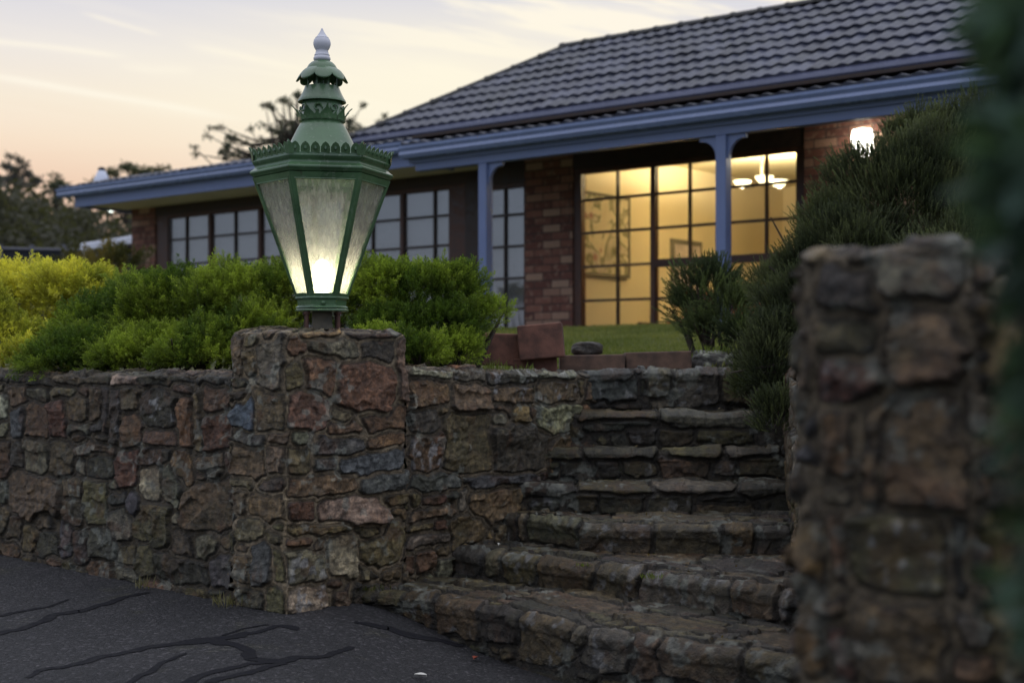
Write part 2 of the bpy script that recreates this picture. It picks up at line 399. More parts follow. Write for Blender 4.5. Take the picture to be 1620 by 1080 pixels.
    nB = max(1, len(B)); pr = r_.uniform(.45, 1.1, nB); tx = r_.normal(0, .07, nB); ty = r_.normal(0, .09, nB)
    cB = np.array([((b[0]+b[1])/2, (b[2]+b[3])/2) for b in B]) if B else np.zeros((1, 2))
    prof = sst(0, .0052, edge)
    big = fbm(SS*9+idx*3.1, T*9+idx*1.7, seed+11, 4); fine = fbm(SS*45, T*45, seed+12, 4, .6)
    fac = np.abs(fbm(SS*14+idx*5.7, T*20+idx*2.9, seed+13, 3)-.5)*2
    strat = fbm(SS*10+idx, T*70, seed+14, 3)
    wrap = (lambda v: (v+L/2) % L-L/2) if closed else (lambda v: v)
    fx, fy = SS*11+idx*7.31+wx*9, T*14+idx*3.77+wy*9                    # broken facets inside each stone
    cx_, cy_ = np.floor(fx), np.floor(fy); best = np.full(sh, 9.); facet = np.zeros(sh)
    for ox in (-1, 0, 1):
        for oy in (-1, 0, 1):
            gx, gy = cx_+ox, cy_+oy; jx, jy = gx+_hash(gx, gy, seed+50), gy+_hash(gx, gy, seed+51)
            dd = np.hypot(fx-jx, fy-jy); lt = dd < best
            val = ((fx-jx)*(_hash(gx, gy, seed+52)-.5)+(fy-jy)*(_hash(gx, gy, seed+53)-.5))*.024+(_hash(gx, gy, seed+54)-.5)*.008
            facet = np.where(lt, val, facet); best = np.minimum(best, dd)
    hs = depth*pr[idx]+np.clip(wrap(SS-cB[idx, 0])*tx[idx], -.008, .008)+np.clip((T-cB[idx, 1])*ty[idx], -.009, .009)+(big-.5)*.012-fac*.010+(fine-.5)*.009+(strat-.5)*.006+facet
    hm = .003+(fine-.5)*.007+(big-.5)*.007
    h = hm*(1-prof)+np.maximum(hs, hm+.003)*prof-.007*sst(-.004, .001, edge)*sst(.007, .002, edge)*(.3+1.4*fbm(SS*12, T*12, seed+15, 2))
    # colour of stone and mortar
    base = np.array([PAL[c] for c in ci]) if ci else np.array([PAL['b']])
    base = base*(r_.uniform(.78, 1.2, nB)[:, None])*(1+r_.normal(0, .06, (nB, 3)))
    C = base[idx]
    mott = fbm(SS*18+idx*2.3, T*26+idx, seed+21, 5, .6)[..., None]
    C = C*(.35+1.5*mott)*(.72+.56*sst(.35, .65, fbm(SS*60, T*75, seed+25, 3, .7)))[..., None]
    rust = sst(.56, .70, fbm(SS*13, T*13, seed+22, 4))[..., None]; C = C*(1-.45*rust)+np.array((.13, .062, .03))*.45*rust
    ms = (sst(.52, .7, fbm(SS*7, T*9, seed+23, 4))*moss)[..., None]; C = C*(1-ms)+np.array((.055, .055, .022))*ms
    C = C*(1-prof[..., None])+C*prof[..., None]
    mc = MORTAR*mk*(.6+.8*fbm(SS*30, T*30, seed+24, 4))[..., None]
    C = mc*(1-prof[..., None])+C*prof[..., None]
    gr = sst(.0, .004, edge)*(1-sst(.004, .010, edge)); C = C*(1-.85*gr[..., None])            # crevice shade and grime painted in where stone meets mortar
    lich = np.minimum(1.6, lichk)*sst(.66-.035*lichk, .70-.035*lichk, fbm(SS*24, T*24, seed+31, 4))*sst(.46, .54, fbm(SS*4, T*4, seed+32, 2)); C = C*(1-.5*lich[..., None])+np.array((.30, .31, .26))*.5*lich[..., None]
    for b in B:
        if len(b) > 6:                                                                         # a pale lichen or lime patch on one stone
            x0, x1, y0, y1 = b[:4]; f = b[6]
            ia, ib = np.searchsorted(S, x0-.01), np.searchsorted(S, x1+.01); 
            m = .75*sst(.66-f*.17, .76-f*.15, fbm(SS[ia:ib]*40, T[ia:ib]*34, seed+41, 4))*sst(.02, -.01, np.maximum(np.abs(SS[ia:ib]-(x0+x1)/2)-(x1-x0)/2+.015, np.abs(T[ia:ib]-(y0+y1)/2)-(y1-y0)/2+.015))
            C[ia:ib] = C[ia:ib]*(1-.8*m[..., None])+np.array((.42, .42, .42))*.8*m[..., None]
    C = C*dark*np.where(T > ZT[:, None]+.004, topgain, 1)[..., None]  # tops paler than faces: worn stone, plus overhead light put into colour
    h = h*relief
    h = h+nose*sst(-.046, -.036, T-ZT[:, None])*prof
    # positions
    nz = T.shape[1]; V3 = np.zeros((len(S), nz, 3))
    wt = sst(-.010, .010, T-ZT[:, None])                        # 0 on the face, 1 on the top
    isf = np.arange(nz) <= nv
    qn = np.where(isf[None], 0, T-ZT[:, None])
    zz = np.where(isf[None], T, ZT[:, None])
    if centre is not None:
        c = np.array(centre); Rr = np.linalg.norm(at(S)-c, axis=1)
        fr = qn/top*.995; bx = Pm[:, None, :]*(1-fr[..., None])+c*fr[..., None]
    else:
        if inward is None: iv = -Nn
        else: iv = np.repeat(np.array(inward, float)[None], len(S), 0)
        bx = Pm[:, None, :]+iv[:, None, :]*qn[..., None]
    hh = h*np.where(zz <= ZB[:, None]+.001, .3, 1)
    rnd = .005*(4*wt*(1-wt))
    V3[..., :2] = bx+Nn[:, None, :]*(hh*(1-wt)*1.0-rnd)[..., None]
    V3[..., 2] = zz+hh*wt*.8-rnd
    n0, n1 = V3.shape[:2]; ids = np.arange(n0*n1).reshape(n0, n1)
    if closed: ids = np.vstack([ids, ids[:1]])
    Fq = np.stack([ids[:-1, :-1], ids[1:, :-1], ids[1:, 1:], ids[:-1, 1:]], -1).reshape(-1, 4)
    me = np_mesh(name, V3.reshape(-1, 3), Fq, C.reshape(-1, 3), smooth=True)
    return link(name, me, M['stone'], parent)

class Zoom:
    """turns places noted on an enlargement of the photograph into (along, up) on a wall that stands in the scene"""
    def __init__(s, sc, ox, oy): s.sc, s.ox, s.oy = sc, ox, oy
    def px(s, x, y): return s.ox+x/s.sc, s.oy+y/s.sc
def on_path(path, px):
    r_ = (px-HX)/F; best = None; acc = 0
    for (x0, y0), (x1, y1) in zip(path[:-1], path[1:]):
        l = math.hypot(x1-x0, y1-y0); f0, f1 = x0-r_*y0, x1-r_*y1
        if (f0 <= 0 < f1) or (f1 <= 0 < f0):
            t = f0/(f0-f1); return acc+t*l, y0+t*(y1-y0)
        acc += l
    # extrapolate
    (x0, y0), (x1, y1) = (path[0], path[1]) if r_ < path[0][0]/path[0][1] else (path[-2], path[-1])
    l = math.hypot(x1-x0, y1-y0); f0, f1 = x0-r_*y0, x1-r_*y1; t = f0/(f0-f1)
    return (0 if path[0] == (x0, y0) else acc-l)+t*l, y0+t*(y1-y0)
def stones(zoom, path, lst, clip=None):
    out = []
    for it in lst:
        x0, y0, x1, y1, c = it[:5]
        xa, ya = zoom.px(x0, y0); xb, yb = zoom.px(x1, y1)
        if clip and (xb < clip[0]+3 or xa > clip[1]-3): continue
        if clip: xa, xb = max(xa, clip[0]), min(xb, clip[1])
        sa, _ = on_path(path, xa); sb, _ = on_path(path, xb); sm, d = on_path(path, (xa+xb)/2)
        zb_, za_ = EYE+(HY-yb)/F*d, EYE+(HY-ya)/F*d
        o = [sa, sb, zb_, za_, c, it[5] if len(it) > 5 else random.uniform(-.05, .05)]
        if len(it) > 6: o.append(it[6])
        out.append(o)
    return out
ZP = Zoom(2.076, 340, 480); ZL = Zoom(2.7, 0, 560); ZS = Zoom(2.613, 640, 560); ZT_ = Zoom(2.132, 520, 800); ZR = Zoom(1.543, 1180, 380)
k2 = lambda a, k: (K(a, k).x, K(a, k).y)
gz = lambda S, Pp: ground_z(Pp[:, 0], Pp[:, 1])-.05

# ---- lamp pillar
PW, PD = .306, .604            # along the street, and back along the steps
PT = .998
pil_l = [(60, 100, 100, 240, 'b'), (100, 97, 150, 150, 'o'), (155, 84, 195, 135, 'b'), (103, 152, 140, 220, 'b'), (143, 115, 228, 285, 'g', .05), (232, 88, 282, 275, 'r'),
 (60, 240, 98, 292, 'k'), (53, 306, 128, 415, 'u', .03), (135, 292, 228, 410, 'b'), (60, 425, 170, 465, 'k'), (175, 428, 300, 462, 'b'), (60, 475, 165, 570, 'b', -.02), (170, 470, 230, 557, 'b'),
 (60, 580, 115, 605, 'b'), (60, 618, 105, 700, 'b'), (108, 632, 238, 705, 'b'), (70, 712, 160, 780, 'b'), (180, 755, 225, 790, 'b'), (155, 575, 240, 612, 'k'),
 (55, 815, 120, 915, 'o'), (122, 790, 185, 925, 's', .04), (190, 810, 228, 915, 'o'), (60, 925, 165, 1000, 'k'), (170, 925, 232, 1018, 'o')]
pil_r = [(285, 84, 415, 110, 't'), (425, 88, 632, 112, 'k'), (315, 115, 460, 170, 'g', -.03), (480, 122, 580, 178, 'k'), (597, 117, 636, 330, 'b'), (298, 172, 393, 285, 'r', .06),
 (400, 195, 590, 360, 'R', -.12), (238, 298, 375, 405, 'r', -.08), (385, 345, 450, 392, 'g', -.6), (475, 345, 632, 420, 'r', .12), (375, 395, 500, 440, 'r', -.05), (505, 428, 610, 480, 't'),
 (320, 440, 490, 495, 's', -.02), (240, 470, 318, 560, 'b'), (325, 505, 402, 548, 's', -.1), (405, 492, 630, 558, 's', .12), (243, 563, 465, 630, 'r', .04), (485, 560, 640, 612, 's', -.02),
 (240, 645, 325, 708, 'r'), (340, 642, 572, 722, 'l', -.05), (555, 628, 640, 665, 'o'), (590, 670, 640, 712, 'b'), (215, 722, 440, 757, 'o'), (465, 730, 555, 775, 'o'), (228, 762, 320, 795, 'r'), (325, 775, 360, 810, 'b'),
 (362, 768, 465, 895, 'l', .08), (480, 738, 625, 862, 'o', .35), (235, 812, 372, 915, 'g', -.05, .9), (475, 855, 530, 900, 'b'), (236, 925, 362, 1018, 'l', .03, .25), (545, 870, 600, 915, 'b')]
pp = [k2(-PW, 0), k2(0, 0), k2(0, -PD), k2(-PW, -PD)]
pb = stones(ZP, [pp[0], pp[1]], pil_l, (360, 453)) + [[b[0]+PW, b[1]+PW]+b[2:] for b in stones(ZP, [pp[1], pp[2]], pil_r, (453, 646))]
pil = empty('lamp_pillar', K(-PW/2, -PD/2, 0)); tag(pil, 'square rubble stone pillar carrying the green lantern, between the low wall and the steps', 'pillar')
cen = K(-PW/2, -PD/2)
masonry('shaft', pp, gz, lambda S, Pp: PT+.012*(fbm(S*6, S*0, 91, 2)-.5), pb, top=.14, centre=(cen.x, cen.y), closed=True, parent=pil, seed=11, moss=.2, grow=.026, sizes=(.12, .08, .05), mk=1.9, res=.0045)

# ---- left garden wall
lw = [k2(-2.9, -.012), k2(-PW, -.012)]
lw_st = [(-150, 95, -10, 125, 'k'), (0, 92, 45, 122, 'k'), (50, 96, 215, 128, 'k'), (218, 90, 475, 124, 'b'), (480, 86, 600, 134, 'l'), (603, 92, 830, 122, 'k'), (838, 95, 985, 125, 'k'),
 (0, 165, 32, 275, 'W', 0, .9), (50, 132, 120, 222, 'b'), (125, 150, 215, 198, 'g'), (217, 140, 320, 185, 'l', 0, .2), (45, 225, 112, 340, 's'), (120, 203, 212, 350, 'r'), (217, 198, 285, 345, 'R'), (288, 188, 378, 290, 'b'),
 (388, 138, 432, 282, 'b'), (440, 142, 468, 350, 'k', 0, .35), (472, 152, 518, 385, 'k', 0, .3), (512, 262, 608, 395, 'r'), (525, 140, 598, 252, 'b'), (602, 162, 755, 300, 'k', 0, .35), (618, 332, 760, 388, 'r'),
 (763, 182, 830, 385, 't'), (835, 170, 870, 400, 'b'), (875, 142, 970, 240, 'r', -.03), (882, 270, 988, 410, 'R', .1), (295, 300, 395, 335, 'g'), (392, 290, 440, 340, 's'),
 (0, 375, 45, 530, 'r'), (50, 390, 105, 480, 'k'), (107, 372, 210, 515, 'g'), (218, 377, 322, 520, 'o', -.05), (330, 385, 500, 430, 'b'), (385, 435, 482, 540, 'k'), (508, 412, 597, 555, 'R'),
 (602, 410, 730, 473, 'k', 0, .15), (738, 422, 832, 562, 't', .05), (835, 428, 960, 500, 'b', .15), (965, 430, 1000, 480, 'R'),
 (0, 540, 40, 640, 'g'), (45, 512, 262, 700, 'b', -.1), (270, 520, 352, 600, 'b'), (360, 542, 460, 722, 'o'), (462, 590, 540, 640, 's'), (600, 482, 690, 620, 'l', .2), (690, 500, 780, 630, 'g', -.4), (782, 545, 985, 770, 'b', .1), (545, 600, 612, 680, 's'),
 (0, 648, 40, 750, 'b'), (160, 642, 250, 750, 'b', .2), (275, 620, 378, 730, 'k'), (480, 662, 555, 800, 'g', .2), (592, 640, 732, 832, 'o', -.12), (385, 745, 500, 855, 'k'), (738, 740, 840, 860, 'k'), (835, 765, 930, 872, 'g'),
 (680, 868, 895, 985, 'k', -.04), (897, 850, 990, 990, 's', .1), (510, 812, 580, 905, 'o'), (588, 815, 660, 950, 'o'), (255, 705, 318, 855, 's', .15, .1), (100, 742, 165, 822, 'b'), (170, 755, 250, 855, 'k'), (35, 712, 98, 802, 'b'), (325, 760, 380, 885, 'k')]
ow = stones(ZL, lw, lw_st, (-60, 372))
wl = empty('garden_wall', K(-1.6, 0, 0)); tag(wl, 'low rubble stone retaining wall along the driveway, left of the lamp pillar', 'wall')
masonry('wall_face', lw, gz, lambda S, Pp: .843-.005*S/2.6+.02*(fbm(S*7, S*0, 92, 2)-.5), ow, top=.26, parent=wl, seed=21, moss=.35, res=.005, grow=.034, sizes=(.13, .085, .055), dark=.78, mk=.95)

# ---- side wall of the steps, running back from the pillar
sw = [k2(-.012, -PD), k2(-.012, -1.85)]
sw_st = [(35, 57, 203, 98, 'l', -.03, .3), (205, 62, 325, 115, 'g', 0, .2), (343, 60, 540, 125, 'k', 0, .45), (543, 60, 715, 97, 'g', 0, .3), (718, 60, 860, 95, 'k'),
 (22, 112, 185, 220, 'r', -.05), (200, 122, 350, 230, 'b'), (358, 130, 520, 205, 'b', 0, .2), (540, 115, 715, 202, 'b', 0, .2), (455, 218, 508, 285, 't'), (540, 212, 728, 315, 'l', -.03), (735, 202, 850, 265, 't'),
 (15, 230, 135, 320, 'k', -.1), (165, 247, 352, 495, 'o', -.05), (362, 295, 583, 478, 'k', .02), (587, 337, 745, 515, 'o', .1), (22, 342, 158, 482, 'R', .04, .5), (245, 503, 562, 542, 's'), (-10, 500, 232, 562, 's', -.04),
 (268, 556, 472, 690, 'o', .04), (478, 556, 500, 640, 'k'), (0, 575, 60, 615, 'o'), (85, 580, 160, 630, 'R'), (-10, 635, 210, 680, 'b', .04), (215, 560, 250, 650, 'g'), (190, 655, 335, 790, 'o', .1), (0, 700, 110, 735, 'o'), (10, 745, 180, 784, 'g')]
sb_ = stones(ZS, sw, sw_st, (646, 935))
w2 = empty('steps_side_wall', (sw[0][0], sw[0][1], 0)); tag(w2, 'rubble stone wall with a lichened coping, between the lamp pillar and the top of the steps', 'wall')
masonry('wall_face', sw, lambda S, Pp: np.full(len(S), -.1), lambda S, Pp: .868-.03*S+.03*(fbm(S*9, S*0, 93, 2)-.5), sb_, top=.24, parent=w2, seed=31, moss=.35, res=.0045, grow=.028, sizes=(.09, .06, .04), mk=1.0)

# ---- the steps
stp = empty('stone_steps', (.3, 5.4, 0)); tag(stp, 'worn rubble stone steps climbing from the driveway between the two pillars', 'steps')
step_def = [   # nosing in the photograph, height above the pillar's foot
 ([(548, 933), (650, 941), (740, 956), (870, 984), (930, 999), (1080, 1022), (1240, 1045), (1420, 1075)], [.036, .034, .034, .034, .034, .034, .034, .034]),
 ([(690, 862), (720, 871), (850, 888), (950, 900), (1080, 915), (1240, 942), (1420, 972)], [.135]*7),
 ([(760, 812), (830, 819), (930, 831), (1100, 836), (1240, 838), (1420, 842)], [.247]*6),
 ([(760, 766), (840, 769), (1000, 771), (1240, 771), (1420, 772)], [.366]*5),
 ([(800, 709), (900, 711), (1000, 713), (1240, 711), (1420, 711)], [.505]*5),
 ([(840, 659), (925, 659), (1030, 657), (1200, 651), (1420, 650)], [.66]*5),
 ([(880, 587), (1000, 588), (1190, 589), (1420, 590)], [.847]*4)]
step_st = [
 (ZT_, [(85, 290, 160, 335, 'o'), (165, 290, 250, 345, 'o'), (255, 312, 360, 400, 'o', 0, .2), (365, 335, 510, 440, 'b', 0, .15), (515, 355, 650, 470, 'k'), (655, 385, 820, 545, 'o', 0, .1), (870, 425, 1022, 560, 'g', 0, .2), (1030, 465, 1115, 600, 'b'), (1130, 482, 1400, 600, 'b'), (1410, 510, 1580, 600, 'b')]),
 (ZT_, [(345, 143, 420, 240, 'o', 0, .3), (423, 150, 520, 250, 's'), (525, 192, 580, 245, 'l'), (590, 190, 705, 270, 'o', 0, .15), (712, 202, 900, 300, 'o'), (905, 210, 1055, 340, 'b', 0, .75), (1062, 225, 1350, 375, 'g', -.03, .1), (1370, 280, 1515, 390, 'b'), (1522, 275, 1570, 390, 'g', 0, .7)]),
 (ZT_, [(530, 48, 640, 130, 'k', 0, .1), (645, 60, 670, 110, 'l'), (680, 58, 845, 130, 'g'), (850, 77, 1085, 165, 'o', 0, .1), (1090, 80, 1320, 190, 'o'), (1325, 90, 1430, 190, 'o'), (1440, 90, 1560, 190, 'k')]),
 (ZS, [(610, 543, 1020, 566, 'g'), (515, 562, 640, 655, 'k', 0, .3), (645, 572, 690, 600, 'k'), (692, 570, 800, 655, 'o'), (805, 568, 990, 670, 'k'), (995, 565, 1185, 680, 'k', 0, .7), (1190, 615, 1450, 690, 'b'), (1190, 570, 1400, 608, 'k'), (1460, 570, 1600, 690, 'k')]),
 (ZS, [(690, 398, 1000, 438, 'k'), (1010, 400, 1180, 432, 'g'), (1185, 380, 1450, 425, 'g'), (650, 455, 780, 515, 'k'), (785, 448, 900, 512, 'k'), (905, 442, 1050, 505, 'o', 0, .2), (1057, 438, 1265, 520, 'b'), (1270, 440, 1370, 510, 'g', 0, .5), (1380, 430, 1600, 512, 'o')]),
 (ZS, [(735, 262, 1022, 312, 's'), (1028, 268, 1200, 300, 'g'), (1200, 232, 1350, 282, 'k'), (850, 330, 925, 380, 'k'), (930, 305, 1048, 372, 'k', 0, .4), (1055, 305, 1198, 372, 'b'), (1210, 300, 1450, 372, 'o')]),
 (ZS, [(860, 65, 1000, 95, 'k', 0, .2), (735, 117, 958, 198, 's', 0, .12), (1000, 76, 1100, 182, 'g', -.1, .4), (1108, 87, 1298, 222, 'g', 0, .4), (1302, 85, 1440, 215, 'o', 0, .4), (970, 110, 998, 160, 'k'), (870, 205, 1000, 235, 'k')])]
nos = []
for i, (ln, zs) in enumerate(step_def):
    pl = []
    for (x, y), z in zip(ln, zs):
        if i == 6: d = 6.42+(x-920)/F*1.2
        elif abs(HY-y) < 60 or False: d = 6.3
        else: d = (EYE-z)*F/(y-HY)
        if i == 5: d = 6.3-(x-905)/F*.3
        if i == 4: d = 6.18-(x-905)/F*.3
        pl.append(((x-HX)/F*d, d))
    nos.append(pl)
for i, pl in enumerate(nos):
    z = step_def[i][1][-1]; zlow = (step_def[i-1][1][-1]-.04) if i else None
    bx = stones(step_st[i][0], pl, step_st[i][1])
    zf_ = (lambda S, Pp: ground_z(Pp[:, 0], Pp[:, 1])-.06) if i == 0 else (zlow)
    # the depth of tread needed to reach under the next riser
    if i < 6:
        nx = nos[i+1]; dd = max(math.hypot(a[0]-b[0], a[1]-b[1]) for a in pl for b in [min(nx, key=lambda q: math.hypot(a[0]-q[0], a[1]-q[1]))]); tdp = min(1.0, dd+.12)
    else: tdp = .55
    ttop = z
    bx = [b for b in bx if b[2] < z]
    if i in (3, 4, 5):      # thin slabs laid over the riser stones
        for b in bx: b[3] = min(b[3], z-.030)
        bx = [b for b in bx if b[3]-b[2] > .02]; a = -.1
        while a < 2.6:
            w_ = random.uniform(.22, .52); bx.append([a, a+w_, z-random.choice((.022, .034, .045, .07)), z+random.uniform(.12, .2), random.choice('kgok'), random.uniform(-.04, .04)]); a += w_+.004
    else:
        for b in bx: b[3] = (z+random.uniform(.03, .09)) if b[3] > z-.055 else b[3]
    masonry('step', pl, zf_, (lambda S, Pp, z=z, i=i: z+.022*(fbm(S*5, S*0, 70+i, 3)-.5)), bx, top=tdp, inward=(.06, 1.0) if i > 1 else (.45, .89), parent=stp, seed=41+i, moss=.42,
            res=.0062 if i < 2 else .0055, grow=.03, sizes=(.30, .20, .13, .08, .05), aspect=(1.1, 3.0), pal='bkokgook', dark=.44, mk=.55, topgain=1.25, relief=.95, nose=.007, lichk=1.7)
# ---- wall on the far side of the steps (mostly hidden by the near pillar) and the near pillar itself
rw = [(1.32, 6.9), (.60, 2.52)]
w3 = empty('steps_border_wall', (1.0, 5.0, 0)); tag(w3, 'dark rubble stone wall along the right side of the steps, behind the near pillar', 'wall')
masonry('wall_face', rw, -.25, lambda S, Pp: .86+.02*(fbm(S*7, S*0, 94, 2)-.5), (), top=.25, inward=(.98, -.16), parent=w3, seed=61, res=.012, dark=.8)
Q0 = Vector((.418*2.15/2.1, 2.15, 0))
q2 = lambda a, k: ((Q0+uR*a+nH*k).x, (Q0+uR*a+nH*k).y)
QW, QD = .275, .30
np_ = [q2(0, 0), q2(QW, 0), q2(QW, -QD), q2(0, -QD)]
np_st = [(128, 92, 163, 370, 'r'), (172, 72, 320, 178, 'k'), (172, 192, 300, 278, 'b'), (182, 285, 310, 390, 'R', -.05, .15), (330, 30, 530, 148, 'g'), (352, 172, 530, 355, 'b', .02), (110, 402, 185, 560, 's'), (192, 422, 280, 570, 'r'), (290, 400, 350, 640, 'b'),
 (355, 400, 535, 650, 'o', -.02), (112, 572, 182, 652, 's'), (188, 582, 250, 645, 'l'), (112, 672, 190, 830, 't'), (197, 672, 240, 820, 'r'), (252, 665, 500, 860, 'o', .03, .28), (505, 680, 540, 860, 'k'), (115, 862, 250, 910, 'b'), (112, 922, 190, 1080, 't'), (195, 932, 258, 1080, 'R'), (262, 885, 500, 1080, 'b'),
 (110, 1090, 300, 1180, 'b'), (310, 1090, 520, 1200, 'o')]
nb = stones(ZR, [np_[0], np_[1]], np_st, (1250, 1530))
npil = empty('near_pillar', (Q0.x, Q0.y, 0)); tag(npil, 'square rubble stone pillar close to the viewer at the right of the steps', 'pillar')
qc = Q0+uR*QW/2-nH*QD/2
masonry('shaft', np_, -.35, lambda S, Pp: 1.035+.03*(fbm(S*8, S*0, 95, 2)-.5), nb, top=.13, centre=(qc.x, qc.y), closed=True, parent=npil, seed=71, sizes=(.06, .04), grow=.016, depth=.020, mk=1.5, moss=.4, dark=.68)
nw = [q2(QW, -.04), q2(QW+1.3, -.04)]
w4 = empty('near_wall', (Q0.x+.3, Q0.y, 0)); tag(w4, 'out of focus rubble stone wall running right from the near pillar', 'wall')
nwb = stones(ZR, nw, [(545, 100, 679, 170, 'g'), (545, 180, 660, 360, 'b'), (545, 380, 679, 560, 'b'), (545, 580, 620, 670, 'k'), (520, 690, 679, 860, 'o'), (545, 900, 679, 1080, 'b')])
masonry('wall_face', nw, -.35, .985, nwb, top=.2, parent=w4, seed=81, res=.008, sizes=(.11, .075, .05), dark=.8, mk=.8)

# ================================================================= ground
def grid(name, xs, ys, fn, mat, keep=None, label=None, kind='structure', colfn=None):
    XX, YY = np.meshgrid(xs, ys, indexing='ij'); ZZ = fn(XX, YY)
    V = np.stack([XX, YY, ZZ], -1).reshape(-1, 3); ids = np.arange(len(V)).reshape(len(xs), len(ys))
    Fq = np.stack([ids[:-1, :-1], ids[1:, :-1], ids[1:, 1:], ids[:-1, 1:]], -1).reshape(-1, 4)
    if keep is not None:
        c = V[Fq].mean(1); Fq = Fq[keep(c[:, 0], c[:, 1])]
    me = np_mesh(name, V, Fq, smooth=True); o = link(name, me, mat); tag(o, label, kind=kind); return o
def asphalt():
    m, T, b = newmat('asphalt'); oc = ocoord(T)
    n = T.noise(2.0, 5, .6, oc); n2 = T.noise(130, 3, .75, oc); n3 = T.noise(300, 2, .6, oc)
    c = T.mix(T.rng(n, .35, .65, 0, 1), (.026, .025, .029, 1), (.040, .038, .042, 1))
    c = T.mix(T.rng(n2, .57, .66, 0, .9), c, (.12, .115, .115, 1)); c = T.mix(T.rng(n3, .35, .48, .7, 0), c, (.016, .016, .018, 1))
    c = T.mix(T.m('MULTIPLY', T.rng(T.noise(5, 4, .6, oc), .58, .7, 0, .5), 1), c, (.05, .048, .028, 1))
    vo = T.new('ShaderNodeTexVoronoi', feature='F1'); vo.inputs['Scale'].default_value = 95; T.l.new(oc, vo.inputs['Vector'])
    sp_ = T.new('ShaderNodeSeparateColor'); T.l.new(vo.outputs['Color'], sp_.inputs[0]); c = T.mix(1, c, T.ramp(sp_.outputs[0], [(0, (.45, .45, .45)), (.6, (.85, .85, .85)), (.88, (1.25, 1.22, 1.2)), (1, (2.9, 2.8, 2.7))]), 'MULTIPLY')
    T.l.new(c, b.inputs['Base Color']); T.l.new(T.rng(n2, .3, .7, .5, .85), b.inputs['Roughness']); bump(T, b, T.m('SUBTRACT', T.m('ADD', n2, n3), vo.outputs['Distance']), 1.0, .01); return m
M['asphalt'] = asphalt()
M['tar'] = paint('tar', (.007, .007, .010), .75, .2, scale=30, bstr=.2, spec=.2)
grid('driveway', np.concatenate([np.arange(-7, -3, .1), np.arange(-3, 2, .02), np.arange(2, 4.01, .1)]), np.concatenate([np.arange(-3, 3, .1), np.arange(3, 7, .02), np.arange(7, 9.01, .1)]), lambda x, y: ground_z(x, y)+.012*(fbm(x*2, y*2, 3, 3)-.5), M['asphalt'])
def seam(lines, parent):
    for ln in lines:
        pts = []
        for (x, y, wd) in ln:
            # drop the pixel onto the driveway
            d = 5.
            for _ in range(12):
                X_ = (x-HX)/F*d; g = float(ground_z(np.array(X_), np.array(d))); d = (EYE-g)*F/(y-HY)
            pts.append(((x-HX)/F*d, d, wd))
        pts = np.array(pts); t = np.concatenate([[0], np.cumsum(np.hypot(*(pts[1:, :2]-pts[:-1, :2]).T))]); s = np.linspace(0, t[-1], max(8, int(t[-1]/.012)))
        xx = np.interp(s, t, pts[:, 0]); yy = np.interp(s, t, pts[:, 1]); ww = np.interp(s, t, pts[:, 2])
        j = pts[0, 0]*7; xx = xx+(fbm(s*9+j, s*0, 5, 4)-.5)*.07; yy = yy+(fbm(s*9+j, s*0+7, 6, 4)-.5)*.10
        tx = np.gradient(xx); ty = np.gradient(yy); n_ = np.hypot(tx, ty); nx, ny = -ty/n_, tx/n_
        w1 = 1.8*ww*(.45+.9*fbm(s*14+j, s*0, 8, 3)); w2_ = 1.8*ww*(.45+.9*fbm(s*14+j, s*0+3, 9, 3))
        V = []
        for sgn, wv in ((1, w1), (-1, w2_)):
            a = xx+sgn*nx*wv; b = yy+sgn*ny*wv; V.append(np.stack([a, b, ground_z(a, b)+.012*(fbm(a*2, b*2, 3, 3)-.5)+.0022], 1))
        V = np.concatenate(V); n0 = len(s); i = np.arange(n0-1)
        me = np_mesh('tar_seam', V, np.stack([i, i+1, i+1+n0, i+n0], 1)); link('tar_seam', me, M['tar'], parent)
dw = bpy.data.objects['driveway']
seam([[(-20, 1008, .012), (100, 973, .014), (190, 946, .012), (242, 935, .006)], [(-10, 975, .006), (60, 962, .008), (100, 950, .003)],
      [(30, 1075, .006), (150, 1040, .012), (260, 1022, .014), (330, 1012, .024), (400, 1000, .009), (440, 989, .008), (480, 994, .013)],
      [(300, 1012, .012), (345, 1018, .02), (390, 1025, .012), (410, 1040, .017), (440, 1044, .014), (520, 1034, .007), (570, 1022, .006)],
      [(200, 1078, .007), (250, 1052, .008), (300, 1032, .004)], [(280, 1085, .012), (330, 1065, .012), (400, 1048, .010), (440, 1044, .012)], [(330, 1080, .012), (400, 1062, .012), (450, 1046, .01)],
      [(345, 1006, .004), (400, 992, .005), (430, 986, .004)], [(568, 983, .008), (600, 990, .020), (640, 1001, .022), (690, 1010, .016), (740, 1022, .012)], [(-10, 876, .006), (60, 880, .008), (140, 893, .006)]], dw)

def soil_mat():
    m, T, b = newmat('turf_soil'); oc = ocoord(T); n = T.noise(5, 5, .6, oc); n2 = T.noise(60, 4, .6, oc)
    c = T.mix(T.rng(n, .35, .65, 0, 1), (.08, .10, .03, 1), (.13, .12, .05, 1)); c = T.mix(T.rng(n2, .4, .6, 0, .5), c, (.03, .028, .014, 1))
    T.l.new(c, b.inputs['Base Color']); b.inputs['Roughness'].default_value = .95; bump(T, b, n2, .8, .02); return m
M['soil'] = soil_mat()
def qdist(x, y): return -((x-C0.x)*nH.x+(y-C0.y)*nH.y)     # distance behind the street wall
def adist(x, y): return (x-C0.x)*uR.x+(y-C0.y)*uR.y
def garden_z(x, y):
    q = qdist(x, y); z = .79+.0*q+.12*sst(2.15, 2.7, q)+.30*sst(2.4, 7.2, q)
    return z+.03*(fbm(x*1.5, y*1.5, 12, 3)-.5)
